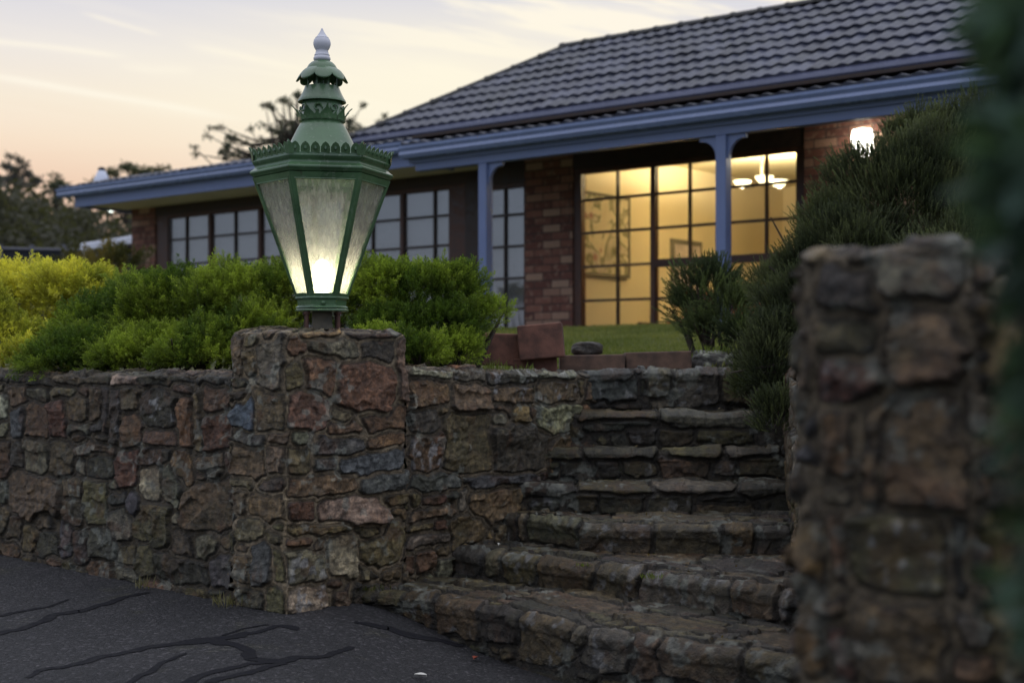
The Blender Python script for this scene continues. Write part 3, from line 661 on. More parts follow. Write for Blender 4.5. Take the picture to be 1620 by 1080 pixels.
def in_garden(x, y):
    q = qdist(x, y); a = adist(x, y)
    left = (a < -.10) & (q > .12)
    behind = (a >= -.10) & (y > 6.72+.5*(x-.3)*(x > .3)*0+.0) & (q > .12)
    right = (x > .19*y+.22) & (y > 2.6) 
    return left | behind | right
grid('garden_ground', np.arange(-26, 14.01, .12), np.arange(2.4, 34.01, .12), garden_z, M['soil'], in_garden)
# base land out to the horizon, rising to a wooded hill at the left
def land_z(x, y):
    hill = 4.2*sst(26, 62, y)*sst(6, -14, x+.12*(y-30)) + 2.0*sst(30, 80, y)
    return -.45+1.5*sst(9, 16, y)+hill
grid('land', np.concatenate([np.arange(-400, -60, 20), np.arange(-60, 60, 1.5), np.arange(60, 401, 20)]), np.concatenate([np.arange(-60, 8, 4), np.arange(8, 100, 1.5), np.arange(100, 901, 40)]), land_z, M['soil'])

# ================================================================= lantern
LC = Vector((-.712, 5.33)); lz = lambda y: .87+(580-y)*.002369
lan = empty('garden_lantern', (LC.x, LC.y, lz(519))); tag(lan, 'lit green six-sided heritage lantern with white finial standing on the stone pillar', 'lantern')
phn = math.atan2(-.982, .187)
def hexring(Rr, z): return [Vector((LC.x+Rr*math.cos(phn+R(30+60*i)), LC.y+Rr*math.sin(phn+R(30+60*i)), z)) for i in range(6)]
mb = MB()
mb.loft([hexring(r_, lz(y)) for r_, y in [(.246, 284), (.256, 283), (.262, 280), (.267, 278), (.267, 275), (.259, 272.5), (.249, 269), (.249, 266), (.255, 263), (.259, 260), (.259, 257.5), (.20, 255), (.145, 251)]])
mb.build('cornice', M['green'], lan, bevel=.002)
rz = [(.158, 252), (.147, 246), (.131, 237), (.117, 226), (.104, 215), (.091, 204), (.080, 196), (.076, 194.5)]
mb = MB(); mb.lathe([(r_, lz(y)) for r_, y in rz], LC, 64); mb.build('roof_bell', M['green'], lan, smooth=True)
mb = MB(); mb.lathe([(r_, lz(y)) for r_, y in [(.080, 196), (.083, 194), (.080, 191), (.076, 189), (.075, 160), (.070, 156)]], LC, 48); mb.build('drum', M['green'], lan, smooth=True)
# curled leaves round the foot of the drum
mb = MB()
for i in range(8):
    a0 = phn+R(45*i)+R(8)
    for (ln_, wd, lift, lean) in ((.062, .020, 0, .030), (.035, .013, 0, .016)):
        a1 = a0+(0 if ln_ > .05 else R(22)); rings = []
        for j in range(9):
            t = j/8; rr = .080+lean*t*t+.004; z = lz(193)+ln_*t*(1-.1*t); hw = wd*(1-t)**.6*(1+.6*math.sin(t*6)) * .9+.0008
            cdir = Vector((math.cos(a1), math.sin(a1), 0)); td = Vector((-math.sin(a1), math.cos(a1), 0)); c = Vector((LC.x, LC.y, z))+cdir*rr
            rings.append([c-td*hw, c+cdir*.004, c+td*hw, c-cdir*.002])
        mb.loft(rings)
    # scroll
    a1 = a0+R(22); pts = []
    for j in range(16):
        th = j/15*5.2; rr = .019*(1-j/22); aa = a1+rr*math.cos(th)/.082
        pts.append((LC.x+.081*math.cos(aa), LC.y+.081*math.sin(aa), lz(176)+rr*math.sin(th)))
    mb.tube(pts, .0035, 6)
mb.build('scroll_band', M['green'], lan, smooth=True)
mb = MB(); mb.lathe([(r_, lz(y)) for r_, y in [(.060, 137.5), (.064, 138), (.066, 141), (.074, 149), (.084, 157), (.089, 160), (.090, 162.5), (.087, 163), (.076, 158), (.05, 150)]], LC, 64); mb.build('vent_skirt', M['green'], lan, smooth=50)
mb = MB(); mb.lathe([(.030, lz(150)), (.030, lz(112))], LC, 24)
for i in range(8):
    a = phn+R(45*i+22); x, y = LC.x+.056*math.cos(a), LC.y+.056*math.sin(a); mb.tube([(x, y, lz(139)), (x, y, lz(120))], .004, 6)
mb.build('vent_posts', M['green'], lan)
nT, nU = 128, 12; V = []; 
for i in range(nT):
    th = 2*math.pi*i/nT; sc = abs(math.cos(4*(th-phn)))**.55; 
    for j in range(nU):
        u = j/(nU-1); rr = .054+.024*math.sin(u*1.5)+.013*u*u*sc*1.2; y = 110.5+10*u**1.2+(12.0*u*u)*sc*.9
        V.append((LC.x+rr*math.cos(th), LC.y+rr*math.sin(th), lz(y)))
ids = np.arange(nT*nU).reshape(nT, nU); ids = np.vstack([ids, ids[:1]]); Fq = np.stack([ids[:-1, :-1], ids[1:, :-1], ids[1:, 1:], ids[:-1, 1:]], -1).reshape(-1, 4)
pt = link('leaf_crown', np_mesh('leaf_crown', V, Fq, smooth=True), M['green'], lan); sm = pt.modifiers.new('thick', 'SOLIDIFY'); sm.thickness = .004
mb = MB(); mb.lathe([(r_, lz(y)) for r_, y in [(.058, 113), (.0595, 111), (.0575, 110), (.056, 108), (.050, 103.5), (.040, 99.5), (.029, 97), (.020, 96)]], LC, 48); mb.build('dome', M['green'], lan, smooth=50)
mb = MB(); mb.lathe([(r_, lz(y)) for r_, y in [(.026, 97.5), (.030, 96), (.0325, 94), (.031, 91.5), (.0285, 90), (.0275, 88.5), (.029, 88), (.025, 85), (.0225, 80.5), (.024, 79.5), (.029, 76), (.0325, 71.5), (.0325, 68), (.030, 63.5), (.025, 61), (.025, 60), (.022, 59.5), (.016, 56), (.009, 51.5), (.0045, 48), (.0035, 46), (.001, 45)]], LC, 40)
mb.build('finial', M['white_paint'], lan, smooth=60)
# cut cresting along the cornice
mb = MB(); top = hexring(.252, lz(258))
for i in range(6):
    a, b = top[i], top[(i+1) % 6]; e = (b-a); L_ = e.length; e.normalize(); nn = Vector((e.y, -e.x, 0)); nn = nn if nn.dot(Vector((a.x-LC.x, a.y-LC.y, 0))) > 0 else -nn
    n_ = 7
    for j in range(n_):
        c = a+e*(L_*(j+.5)/n_)+nn*.002; wv = L_/n_*.47; hv = .043
        ring = [(-.8, 0), (-1, .30), (-.98, .62), (-.6, .88), (0, 1.04), (.6, .88), (.98, .62), (1, .30), (.8, 0)]
        out = []
        for off in (-.0015, .0015):
            out.append([c+e*(x*wv)+nn*(off+.010*y*y)+Vector((0, 0, y*hv)) for x, y in ring])
        mb.loft(out)
        bs = [c+nn*(.006+t)+Vector((0, 0, hv*.55)) for t in (-.002, .004)]
        mb.loft([[bs[q]+e*(.007*math.cos(k*math.pi/4)*(1-q*.4))+Vector((0, 0, .010*math.sin(k*math.pi/4)*(1-q*.4))) for k in range(8)] for q in (0, 1)])
    # base strip and a curled corner piece
    mb.loft([[a+nn*.004, b+nn*.004, b-nn*.004, a-nn*.004], [a+nn*.004+Vector((0, 0, .008)), b+nn*.004+Vector((0, 0, .008)), b-nn*.004+Vector((0, 0, .008)), a-nn*.004+Vector((0, 0, .008))]])
    rd = Vector((a.x-LC.x, a.y-LC.y, 0)).normalized(); td = Vector((-rd.y, rd.x, 0))
    mb.loft([[a+rd*(.002+.012*t*t)+td*(.020*math.sin(math.pi*min(1, .25+t*.75)))+Vector((0, 0, .05*t)), a+rd*(.008+.012*t*t)+Vector((0, 0, .05*t)), a+rd*(.002+.012*t*t)-td*(.020*math.sin(math.pi*min(1, .25+t*.75)))+Vector((0, 0, .05*t)), a+rd*(-.003+.012*t*t)+Vector((0, 0, .05*t))] for t in [k/7 for k in range(8)]])
mb.build('cresting', M['green'], lan, smooth=30)
# glazed body
zt0, zb0, RT, RB = lz(284), lz(470), .251, .092
tr_, br_ = hexring(RT, zt0), hexring(RB, zb0); fr = MB(); ctr = Vector((LC.x, LC.y, 0))
for i in range(6):
    fr.tube([tr_[i], br_[i]], .0062, 8)
for i in range(6):
    A, B_, C_, D_ = tr_[i], tr_[(i+1) % 6], br_[(i+1) % 6], br_[i]
    cm = (A+B_+C_+D_)/4; nn = (B_-A).cross(D_-A).normalized(); nn = nn if nn.dot(cm-Vector((LC.x, LC.y, cm.z))) > 0 else -nn
    def ins(P0, P1, w_): return P0+(P1-P0).normalized()*w_
    ax = (B_-A).normalized(); dn = ((C_+D_)/2-(A+B_)/2).normalized()
    hh = ((C_+D_)/2-(A+B_)/2).length
    def pt_(u, v, o=0):   # u -1..1 across at depth v metres down the face
        t = v/hh; l = A.lerp(D_, t); r_ = B_.lerp(C_, t); m_ = (l+r_)/2; return m_+(r_-m_)*u+nn*o
    def half(v): t = v/hh; return ((B_.lerp(C_, t))-(A.lerp(D_, t))).length/2
    wb, tb_, bb = .0125, .024, .014
    o0, o1 = -.004, .005
    def quad(u0a, u1a, va, u0b, u1b, vb):
        fr.hexa([pt_(u0a, va, o0), pt_(u1a, va, o0), pt_(u1b, vb, o0), pt_(u0b, vb, o0), pt_(u0a, va, o1), pt_(u1a, va, o1), pt_(u1b, vb, o1), pt_(u0b, vb, o1)])
    v0, v1 = tb_, hh-bb; wa, wz = wb/half(v0), wb/half(v1)
    quad(-1, 1, 0, -1, 1, v0); quad(-1, 1, v1, -1, 1, hh); quad(-1, -1+wa, v0, -1, -1+wz, v1); quad(1-wa, 1, v0, 1-wz, 1, v1)
    # raised inner bead
    wa2, wz2 = (wb+.004)/half(v0), (wb+.004)/half(v1)
    for (p0, p1) in (((-1+wa, v0), (-1+wz, v1)), ((1-wa, v0), (1-wz, v1)), ((-1+wa, v0), (1-wa, v0))):
        fr.tube([pt_(*p0, .004), pt_(*p1, .004)], .0028, 5)
    g = MB(); g.hexa([pt_(-1+wa*.6, v0-.004, -.003), pt_(1-wa*.6, v0-.004, -.003), pt_(1-wz*.6, v1+.004, -.003), pt_(-1+wz*.6, v1+.004, -.003), pt_(-1+wa*.6, v0-.004, -.001), pt_(1-wa*.6, v0-.004, -.001), pt_(1-wz*.6, v1+.004, -.001), pt_(-1+wz*.6, v1+.004, -.001)])
    g.build('glass_pane', M['lantern_glass'], lan)
fr.build('frame', M['green'], lan, smooth=40)
mb = MB(); mb.loft([hexring(r_, lz(y)) for r_, y in [(.086, 469), (.097, 469.5), (.101, 471), (.101, 473), (.092, 475), (.090, 484), (.098, 486), (.098, 488), (.075, 490)]])
mb.lathe([(.006, lz(478)), (.006, lz(477))], LC, 6); mb.build('base_ring', M['green'], lan, bevel=.0015)
mb = MB(); kp = (hexring(.092, lz(480))[5]+hexring(.092, lz(480))[0])/2
nn = Vector((math.cos(phn), math.sin(phn), 0)); td = Vector((-nn.y, nn.x, 0)); kc = Vector((LC.x, LC.y, lz(480)))+nn*.079
mb.loft([[kc+nn*o_+td*(.009*s_*math.cos(k*math.pi/6))+Vector((0, 0, .009*s_*math.sin(k*math.pi/6))) for k in range(12)] for o_, s_ in ((-.006, 1), (.004, 1), (.008, .7), (.010, .2))]); mb.build('catch_knob', M['green'], lan, smooth=50)
mb = MB(); mb.lathe([(.098, lz(489.5)), (.10, lz(490.5)), (.10, lz(492.5)), (.07, lz(494))], LC, 32); mb.build('base_plate', M['green'], lan, smooth=40)
M['stub'] = paint('weathered_stub', (.13, .115, .085), .8, .3, scale=20, bstr=.5)
mb = MB(); c_, s_ = math.cos(phn), math.sin(phn)
f_ = lambda x, y, z: (LC.x+x*c_-y*s_, LC.y+x*s_+y*c_, z)
mb.box(-.036, .036, -.036, .036, lz(522), lz(494), f_); mb.build('pedestal', M['stub'], lan, bevel=.004)
for sx in (-1, 1):
    for sy in (-1, 1):
        mb = MB(); q = f_(sx*.058, sy*.058, 0); mb.tube([(q[0], q[1], lz(521.5)), (q[0], q[1], lz(492))], .0065, 8); mb.lathe([(.011, lz(498)), (.012, lz(496)), (.011, lz(493))], (q[0], q[1]), 12); mb.build('tie_rod', M['brown_timber'], lan, smooth=40)
mb = MB(); mb.lathe([(.004, lz(458)), (.013, lz(458)), (.013, lz(449)), (.017, lz(446)), (.027, lz(437)), (.030, lz(429)), (.027, lz(420)), (.017, lz(413)), (.004, lz(411))], LC, 24)
M['bulb'] = emis('lamp_bulb', (1.0, .90, .60), 62); mb.build('bulb', M['bulb'], lan, smooth=True)
mb = MB(); mb.lathe([(.014, lz(470)), (.014, lz(458.5))], LC, 16); mb.build('bulb_holder', M['stub'], lan)

# ================================================================= house
house = empty('brick_house', H(-2, -2, 1.0)); tag(house, 'single-storey red brick house with grey tiled roof, blue trim and a lit room', 'house')
ZH = EYE
def hb(mb, a0, a1, k0, k1, z0, z1): mb.box(a0, a1, k0, k1, z0, z1, lambda a, k, z: H(a, k, z))
def huv(co, n):
    v = Vector(co)-W0; a = v.dot(uR); k = v.dot(nH)
    return (a, v.z) if abs(n.dot(nH)) > .5 else ((k, v.z) if abs(n.dot(uR)) > .5 else (a, k))
def hpart(name, boxes, mat, parent=house, bevel=0, uv=None):
    mb = MB()
    for b in boxes: hb(mb, *b)
    return mb.build(name, mat, parent, bevel=bevel, uvfn=uv)
ZS_ = ZH+2.22
for _b in [(-8.09, -7.56, -.22, 0, .5, ZS_), (-7.56, -1.6, -.22, 0, .5, ZH+.12), (-.973, -.32, -.22, 0, .5, ZS_+.3), (-1.85, -.973, -.22, 0, .5, ZH+.1), (2.42, 7.0, -.22, 0, .5, ZS_+.3),
               (-8.09, -7.87, -5.5, -.22, .5, ZS_)]: hpart('wall', [_b], M['brick'], uv=huv)
hpart('lintel', [(-7.56, -1.6, -.2, -.01, ZH+2.09, ZS_+.04), (-1.6, -.973, -.2, -.01, ZH+2.03, ZS_+.3), (-.32, 2.42, -.2, -.01, ZH+2.10, ZS_+.3), (-1.85, -1.6, -.2, -.01, ZH+.12, ZS_+.2)], M['dark_timber'])
def window(a0, a1, z0, z1, cols_, rows, heavy, blind, hrow=(), frame='brown_timber', jamb=.07):
    f = MB(); k0, k1 = -.10, -.02
    hb(f, a0, a0+jamb, k0, k1, z0, z1); hb(f, a1-jamb, a1, k0, k1, z0, z1); hb(f, a0+jamb, a1-jamb, k0, k1, z1-.05, z1); hb(f, a0+jamb, a1-jamb, k0, k1, z0, z0+.05)
    for c in heavy: hb(f, c-.028, c+.028, k0, k1-.003, z0+.05, z1-.05)
    for (c0, c1, z) in hrow: hb(f, c0, c1, k0, k1-.006, z-.04, z+.04)
    fo = f.build('window', M[frame], house, bevel=.004)
    g = MB()
    for c in cols_: hb(g, c-.011, c+.011, -.075, -.035, z0+.05, z1-.05)
    for z in rows: hb(g, a0+jamb, a1-jamb, -.073, -.037, z-.013, z+.013)
    g.build('glazing_bars', M['dark_timber'], fo)
    p = MB(); hb(p, a0+jamb, a1-jamb, -.062, -.058, z0+.05, z1-.05); p.build('pane', M['window_glass' if blind else 'room_glass'], fo)
    if blind:
        b = MB(); hb(b, a0+.01, a1-.01, -.16, -.155, z0, z1); b.build('blind', M['blind'], fo)
    return fo
window(-7.56, -1.85, ZH+.12, ZH+2.09, [-6.92, -5.9, -4.9, -3.87, -3.36, -2.35], [ZH+z for z in (.72, 1.06, 1.40, 1.745)], [-6.41, -5.40, -4.39, -2.86], True, jamb=.26)
window(-1.62, -.973, ZH+.1, ZH+2.03, [-1.288], [ZH+z for z in (.31, .64, .98, 1.335, 1.685)], [], True, jamb=.03)
window(-.32, 2.42, ZH-.1, ZH+2.10, [.235, 1.12, 1.56, 1.99], [ZH+z for z in (-.02, .34, .70, 1.06, 1.42, 1.77)], [.686], False, hrow=[(.70, 2.30, ZH+1.06)], jamb=.10)
# room behind the big window
ar, kr, z0, z1 = 5.0, -4.6, ZH-.12, ZH+2.36
hpart('interior_wall', [(-.36, -.30, kr, -.22, z0, z1), (-.30, ar, kr-.06, kr, z0, z1), (ar, ar+.06, kr, -.22, z0, z1), (2.42, ar, -.26, -.225, z0, z1)], M['cream'])
hpart('ceiling', [(-.36, ar, kr, -.21, z1, z1+.05)], M['ceiling'])
hpart('interior_floor', [(-.36, ar, kr, -.21, z0-.06, z0)], M['orange_wood'])
hpart('house_core', [(-7.8, -.45, -5.4, -.35, .6, ZS_-.1)], M['black'])
# left eave: soffit, fascia, gutter, low tiled roof
aL, aJ = -8.28, -1.28
hpart('soffit', [(aL+.1, aJ, -.0, .79, ZS_, ZS_+.03)], M['soffit'])
hpart('fascia', [(aL+.06, aJ, .79, .82, ZS_-.03, ZS_+.12), (aL+.03, aL+.06, -3.0, .82, ZS_-.03, ZS_+.12)], M['blue'], bevel=.004)
def gutter_profile(k, z, h=.115, d=.12): return [(k, z), (k+d*.75, z), (k+d*.95, z+h*.3), (k+d*.85, z+h*.55), (k+d, z+h*.8), (k+d, z+h), (k+d-.012, z+h), (k+d-.012, z+h*.8), (k+.01, z+h*.5), (k, z+h)]
def gutter(a0, a1, k, z, name='gutter', mat=None, h=.115, d=.12, parent=house):
    mb = MB(); pr = gutter_profile(k, z, h, d); mb.loft([[H(a, kk, zz) for kk, zz in pr] for a in (a0, a1)]); return mb.build(name, mat or M['blue_gutter'], parent)
gutter(-8.52, aJ-.02, .822, ZS_+.115)
gutter_e = MB(); gutter_e.loft([[H(-8.51+.0, kk-.0, zz) for kk, zz in gutter_profile(.822, ZS_+.115)], [H(-8.50, kk, zz) for kk, zz in gutter_profile(.822, ZS_+.115)]]); gutter_e.build('gutter_end', M['blue_gutter'], house)
def tiles(name, a0f, a1f, k0, z0_, pitch, rows, gauge, parent, mat, lip=.030, wave=.015, pw=.30, da=.025, amin=-20, amax=20):
    """interlocking roof tiles: every course a wavy sheet with its own raised butt edge; a0f/a1f give the ends at a distance up the slope"""
    ca, sa = math.cos(R(pitch)), math.sin(R(pitch)); A = np.arange(amin, amax, da)
    ph = (A/(pw/2)) % 1.0; wv = wave*np.where(ph < .62, np.sin(np.pi*ph/.62), -.25*np.sin(np.pi*(ph-.62)/.38)); 
    Vs, Fs, Cs = [], [], []; b = 0
    jit = np.random.default_rng(3)
    for r_ in range(rows):
        tj = jit.normal(0, .003, int(len(A)*da/pw)+3)[np.clip(((A-amin)/pw).astype(int), 0, None)]
        lines = [(r_*gauge-.004, 0), (r_*gauge-.004, lip), (r_*gauge+.012, lip+.003), ((r_+1)*gauge+.02, .002)]
        L_ = []
        for (s, up) in lines:
            a = np.clip(A, a0f(s*ca), a1f(s*ca)); hgt = (wv+tj if up > .001 or True else wv)*1.0+up
            if up == 0: hgt = wv*1.0-.012
            k = k0-s*ca-hgt*0+hgt*sa; z = z0_+s*sa+hgt*ca
            L_.append(np.stack([W0.x+uR.x*a+nH.x*k, W0.y+uR.y*a+nH.y*k, z], 1))
        V = np.stack(L_, 1); n0, n1 = V.shape[:2]; ids = b+np.arange(n0*n1).reshape(n0, n1)
        f = np.stack([ids[:-1, :-1], ids[1:, :-1], ids[1:, 1:], ids[:-1, 1:]], -1).reshape(-1, 4)
        ar_ = np.linalg.norm(V[1:, 0]-V[:-1, 0], axis=1) > 1e-5; f = f[np.repeat(ar_, n1-1)] if not ar_.all() else f
        ti = np.floor(A/pw+(r_%2)*.5); tv = .72+.56*_hash(ti, ti*0+r_, 77); Cs.append(np.repeat(np.repeat(tv[:, None], n1, 1).reshape(-1, 1), 3, 1)); Vs.append(V.reshape(-1, 3)); Fs.append(f); b += n0*n1
    me = np_mesh(name, np.concatenate(Vs), np.concatenate(Fs), np.concatenate(Cs), smooth=True); me.set_sharp_from_angle(angle=R(38)); return link(name, me, mat, parent)
# low roof over the left wing
lr = tiles('low_roof', lambda s: -8.50+s*.15, lambda s: 7.0, .90, ZS_+.225, 13, 5, .28, house, M['tile'], amin=-8.52, amax=7.0)
mb = MB(); mb.hexa([H(-8.46, .86, ZS_+.20), H(7, .86, ZS_+.20), H(7, -.55, ZS_+.52), H(-8.3, -.55, ZS_+.52), H(-8.46, .86, ZS_+.215), H(7, .86, ZS_+.215), H(7, -.55, ZS_+.535), H(-8.3, -.55, ZS_+.535)])
mb.hexa([H(-8.3, -.56, ZS_+.0), H(-2.5, -.56, ZS_+.0), H(-2.5, -5.5, ZS_-.1), H(-8.3, -5.5, ZS_-.1), H(-8.3, -.56, ZS_+.51), H(-2.5, -.56, ZS_+.51), H(-2.5, -5.5, ZS_+.2), H(-8.3, -5.5, ZS_+.2)])
mb.build('roof_deck', M['black'], house)
# verandah
aV, bV, kV = -1.27, 7.2, 1.43
zBt, zBb = ZH+2.125, ZH+2.01
pz = .88
hpart('verandah_beam', [(aV+.04, bV, kV-.05, kV+.05, zBb, zBt)], M['blue'], bevel=.005)
gutter(aV-.06, bV, kV+.08, zBt+.005, h=.125)
hpart('verandah_fascia', [(aV, bV, kV+.05, kV+.078, zBt-.035, zBt+.10), (aV-.03, aV, .83, kV+.078, zBt-.035, zBt+.12)], M['blue'])
hpart('verandah_ceiling', [(aV, bV, 0, kV+.05, ZS_+.13, ZS_+.16)], M['dark_timber'])
tiles('verandah_roof', lambda s: aV-.04, lambda s: bV, kV+.17, zBt+.125, 12, 5, .28, house, M['tile'], amin=aV-.06, amax=bV)
posts = [(-1.13, 1), (1.83, 2)]
def a_of(px, k):
    r_ = (px-HX)/F; return (15*r_-.893+k*(.6318-.7751*r_))/(.7751+.6318*r_)
for px_, sides in ((768, (1,)), (1144.5, (-1, 1))):
    a = a_of(px_, kV); hw = .052
    po = hpart('verandah_post', [(a-hw, a+hw, kV-hw, kV+hw, pz, zBb-.001)], M['blue'], bevel=.008)
    for sd_ in sides:
        mb = MB(); pr = [(0, 0), (0, -.20), (.012, -.20)]
        for j in range(9):
            t = j/8*math.pi/2; pr.append((.012+.145*(1-math.cos(t)), -.20+.165*math.sin(t)))
        pr += [(.178, -.035), (.178, 0)]
        mb.loft([[H(a+sd_*(hw+x), kV+k, zBb-.002+z) for x, z in pr] for k in (-.018, .018)]); mb.build('bracket', M['blue'], po)
hpart('verandah_floor', [(aV, bV, .0, kV+.2, .8, pz)], M['brown_block'])
# main hipped roof
aC, kC, zC, pit = -3.17, .50, ZH+2.64, 32.1; tp_ = math.tan(R(pit)); sR = 1.789
hpart('roof_fascia', [(aC+.04, 7.4, kC-.06, kC-.03, zC-.26, zC-.03)], M['black'])  # near-black: the shade under the roof edge put into its colour
mb = MB(); pr = [(kC-.10, zC-.03), (kC+.02, zC-.045), (kC+.035, zC-.03), (kC+.03, zC+.005), (kC-.08, zC+.075), (kC-.12, zC+.06)]
mb.loft([[H(a+(0.0 if a > 0 else (kC-k)*.9), k, z) for k, z in pr] for a in (aC-.02, 7.5)]); mb.build('roof_edge', M['lip'], house)
rows_ = 8; ga = sR/math.cos(R(pit))/rows_
tiles('roof', lambda s: aC+s, lambda s: 7.5, kC-.02, zC+.03, pit, rows_, ga*1.0, house, M['tile'], amin=aC-.02, amax=7.5, lip=.030)
mb = MB(); D = sR
mb.add([H(aC, kC-.03, zC-.02), H(aC+D, kC-D, zC+D*tp_-.015), H(aC, kC-2*D, zC-.02)], [(0, 1, 2)])
mb.add([H(aC, kC-2*D, zC-.02), H(aC+D, kC-D, zC+D*tp_-.015), H(7.5, kC-D, zC+D*tp_-.015), H(7.5, kC-2*D, zC-.02)], [(0, 1, 2, 3)])
mb.add([H(aC, kC-.12, zC-.02), H(7.5, kC-.12, zC-.02), H(7.5, kC-2*D, zC-.02), H(aC, kC-2*D, zC-.02)], [(0, 1, 2, 3)])
mb.build('roof_back', M['tile'], house)
def ridge(p0, p1, name='ridge_tiles', r0=.075, step=.33):
    mb = MB(); p0, p1 = Vector(p0), Vector(p1); L_ = (p1-p0).length; d = (p1-p0).normalized(); sdv = d.cross(Vector((0, 0, 1))).normalized(); up = sdv.cross(d); n_ = int(L_/step)
    for i in range(n_):
        rings = []
        for t, rr in ((0, r0*1.12), (.10, r0*1.12), (.11, r0), (1.02, r0*.93)):
            c = p0+d*((i+t)*L_/n_); rings.append([c+sdv*rr*math.cos(math.pi*k/8)+up*(rr*.8*math.sin(math.pi*k/8)-.025) for k in range(9)])
        mb.loft(rings)
    return mb.build(name, M['tile'], house, smooth=40)
ridge(H(aC-.03, kC+.0, zC+.04), H(aC+D, kC-D, zC+D*tp_+.035)); ridge(H(aC+D-.05, kC-D, zC+D*tp_+.04), H(7.5, kC-D, zC+D*tp_+.04))
# roof vent at the far left end
vp = W0+uR*-8.3+nH*.35
vt = empty('roof_vent', (vp.x, vp.y, ZS_+.3)); tag(vt, 'small white tapered roof vent with dark cap at the left end of the low roof', 'roof vent')
mb = MB(); mb.lathe([(.115, ZS_+.30), (.11, ZS_+.40), (.065, ZS_+.50), (.05, ZS_+.53)], (vp.x, vp.y), 16); mb.build('cowl', M['white_metal'], vt, smooth=40)
mb = MB(); mb.lathe([(.05, ZS_+.531), (.055, ZS_+.56), (.03, ZS_+.58)], (vp.x, vp.y), 12); mb.build('cap', M['black'], vt)
# lights of the house
def wall_light():
    o = empty('wall_light', H(3.07, .08, ZH+2.04)); tag(o, 'glowing white glass wall light on the brick wall beside the dark bush', 'wall light')
    c = Vector(H(3.07, .12, 0)); mb = MB(); mb.lathe([(.02, ZH+2.17), (.085, ZH+2.155), (.10, ZH+2.10), (.098, ZH+1.98), (.075, ZH+1.92), (.02, ZH+1.91)], (c.x, c.y), 24)
    mb.build('glass_shade', emis('wall_lamp_glass', (1, .95, .80), 13), o, smooth=True)
    hpart('back_plate', [(3.03, 3.11, .0, .03, ZH+1.96, ZH+2.12)], M['black'], o)
wall_light()
c = P(176, 331, 21.5); o = empty('eave_light', c); tag(o, 'small round white light hanging under the left eave corner', 'eave light')
mb = MB(); mb.lathe([(.012, c.z-.045), (.04, c.z-.03), (.052, c.z), (.04, c.z+.03), (.015, c.z+.05)], (c.x, c.y), 16); mb.build('globe', emis('eave_lamp', (.9, 1, .92), 3), o, smooth=True)
mb = MB(); mb.tube([(c.x, c.y, c.z+.04), (c.x, c.y, ZS_+.02)], .008, 6); mb.build('stem', M['black'], o)
# chandelier
cc = Vector(H(1.07, -1.6, ZH+2.05)); ch = empty('ceiling_light', cc); tag(ch, 'three-bowl ceiling light glowing inside the room behind the verandah post', 'ceiling light')
mb = MB(); mb.tube([(cc.x, cc.y, ZH+2.36), (cc.x, cc.y, ZH+2.02)], .012, 8); mb.lathe([(.05, ZH+2.355), (.04, ZH+2.33), (.012, ZH+2.32)], (cc.x, cc.y), 16); mb.build('stem', M['stub'], ch)
ME = emis('bowl_glass', (1, .86, .50), 3.5)
for i in range(3):
    a = R(95+120*i); bx_, by_ = cc.x+.23*math.cos(a+.9), cc.y+.23*math.sin(a+.9); zz = ZH+2.00
    mb = MB(); mb.lathe([(.02, zz-.03), (.05, zz-.02), (.08, zz+.015), (.10, zz+.05), (.094, zz+.05), (.07, zz+.02), (.02, zz-.015)], (bx_, by_), 24, cap=False); mb.build('bowl', ME, ch, smooth=True)
    pl_ = bpy.data.lights.new('bowl_lamp', 'POINT'); pl_.energy = 64; pl_.color = (1, .83, .50); pl_.shadow_soft_size = .025
    plo = bpy.data.objects.new('bowl_lamp', pl_); col.objects.link(plo); plo.parent = ch; plo.location = Vector((bx_, by_, zz+.045))-cc
    mb = MB(); mb.tube([(cc.x, cc.y, ZH+2.05), ((cc.x+bx_)/2, (cc.y+by_)/2, ZH+1.96), (bx_, by_, zz-.02)], .008, 6); mb.build('arm', M['stub'], ch)
# painting on the left inner wall (abstract blooms of our own)
pa = empty('floral_painting', H(-.29, -1.3, ZH+1.2)); tag(pa, 'large unframed abstract floral painting on the cream wall, seen through the left window panes', 'painting')
def art_mat():
    m, T, b = newmat('painted_canvas'); uv = T.new('ShaderNodeUVMap').outputs[0]
    v = T.new('ShaderNodeTexVoronoi', feature='F1'); v.inputs['Scale'].default_value = 4.5; T.l.new(uv, v.inputs['Vector'])
    c = T.ramp(T.noise(3, 3, .5, uv, dist=1.5), [(.3, (.62, .52, .36)), (.45, (.70, .62, .45)), (.50, (.10, .11, .03)), (.60, (.60, .52, .40)), (.72, (.20, .10, .14))])
    c = T.mix(T.rng(v.outputs['Distance'], .14, .22, .8, 0), c, (.30, .10, .10, 1)); c = T.mix(.1, c, (.45, .36, .22, 1))
    T.l.new(c, b.inputs['Base Color']); b.inputs['Roughness'].default_value = .6; return m
ka, kb = -.14, -.98
mb = MB(); hb(mb, -.298, -.27, kb, ka, ZH+1.02, ZH+1.86); mb.build('canvas', art_mat(), pa, uvfn=huv)
mb = MB()
for b in ((-.297, -.262, kb-.03, kb, ZH+.99, ZH+1.89), (-.297, -.262, ka, ka+.03, ZH+.99, ZH+1.89), (-.297, -.262, kb, ka, ZH+.99, ZH+1.02), (-.297, -.262, kb, ka, ZH+1.86, ZH+1.89)): hb(mb, *b)
mb.build('edge_frame', M['stub'], pa)
cb = empty('wooden_cabinet', H(1.5, -.7, z0)); tag(cb, 'orange-brown wooden cabinet inside the lit room', 'cabinet')
mb = MB(); hb(mb, .75, 2.3, -.95, -.5, z0+.08, z0+.86); mb.build('carcass', M['orange_wood'], cb, bevel=.01)
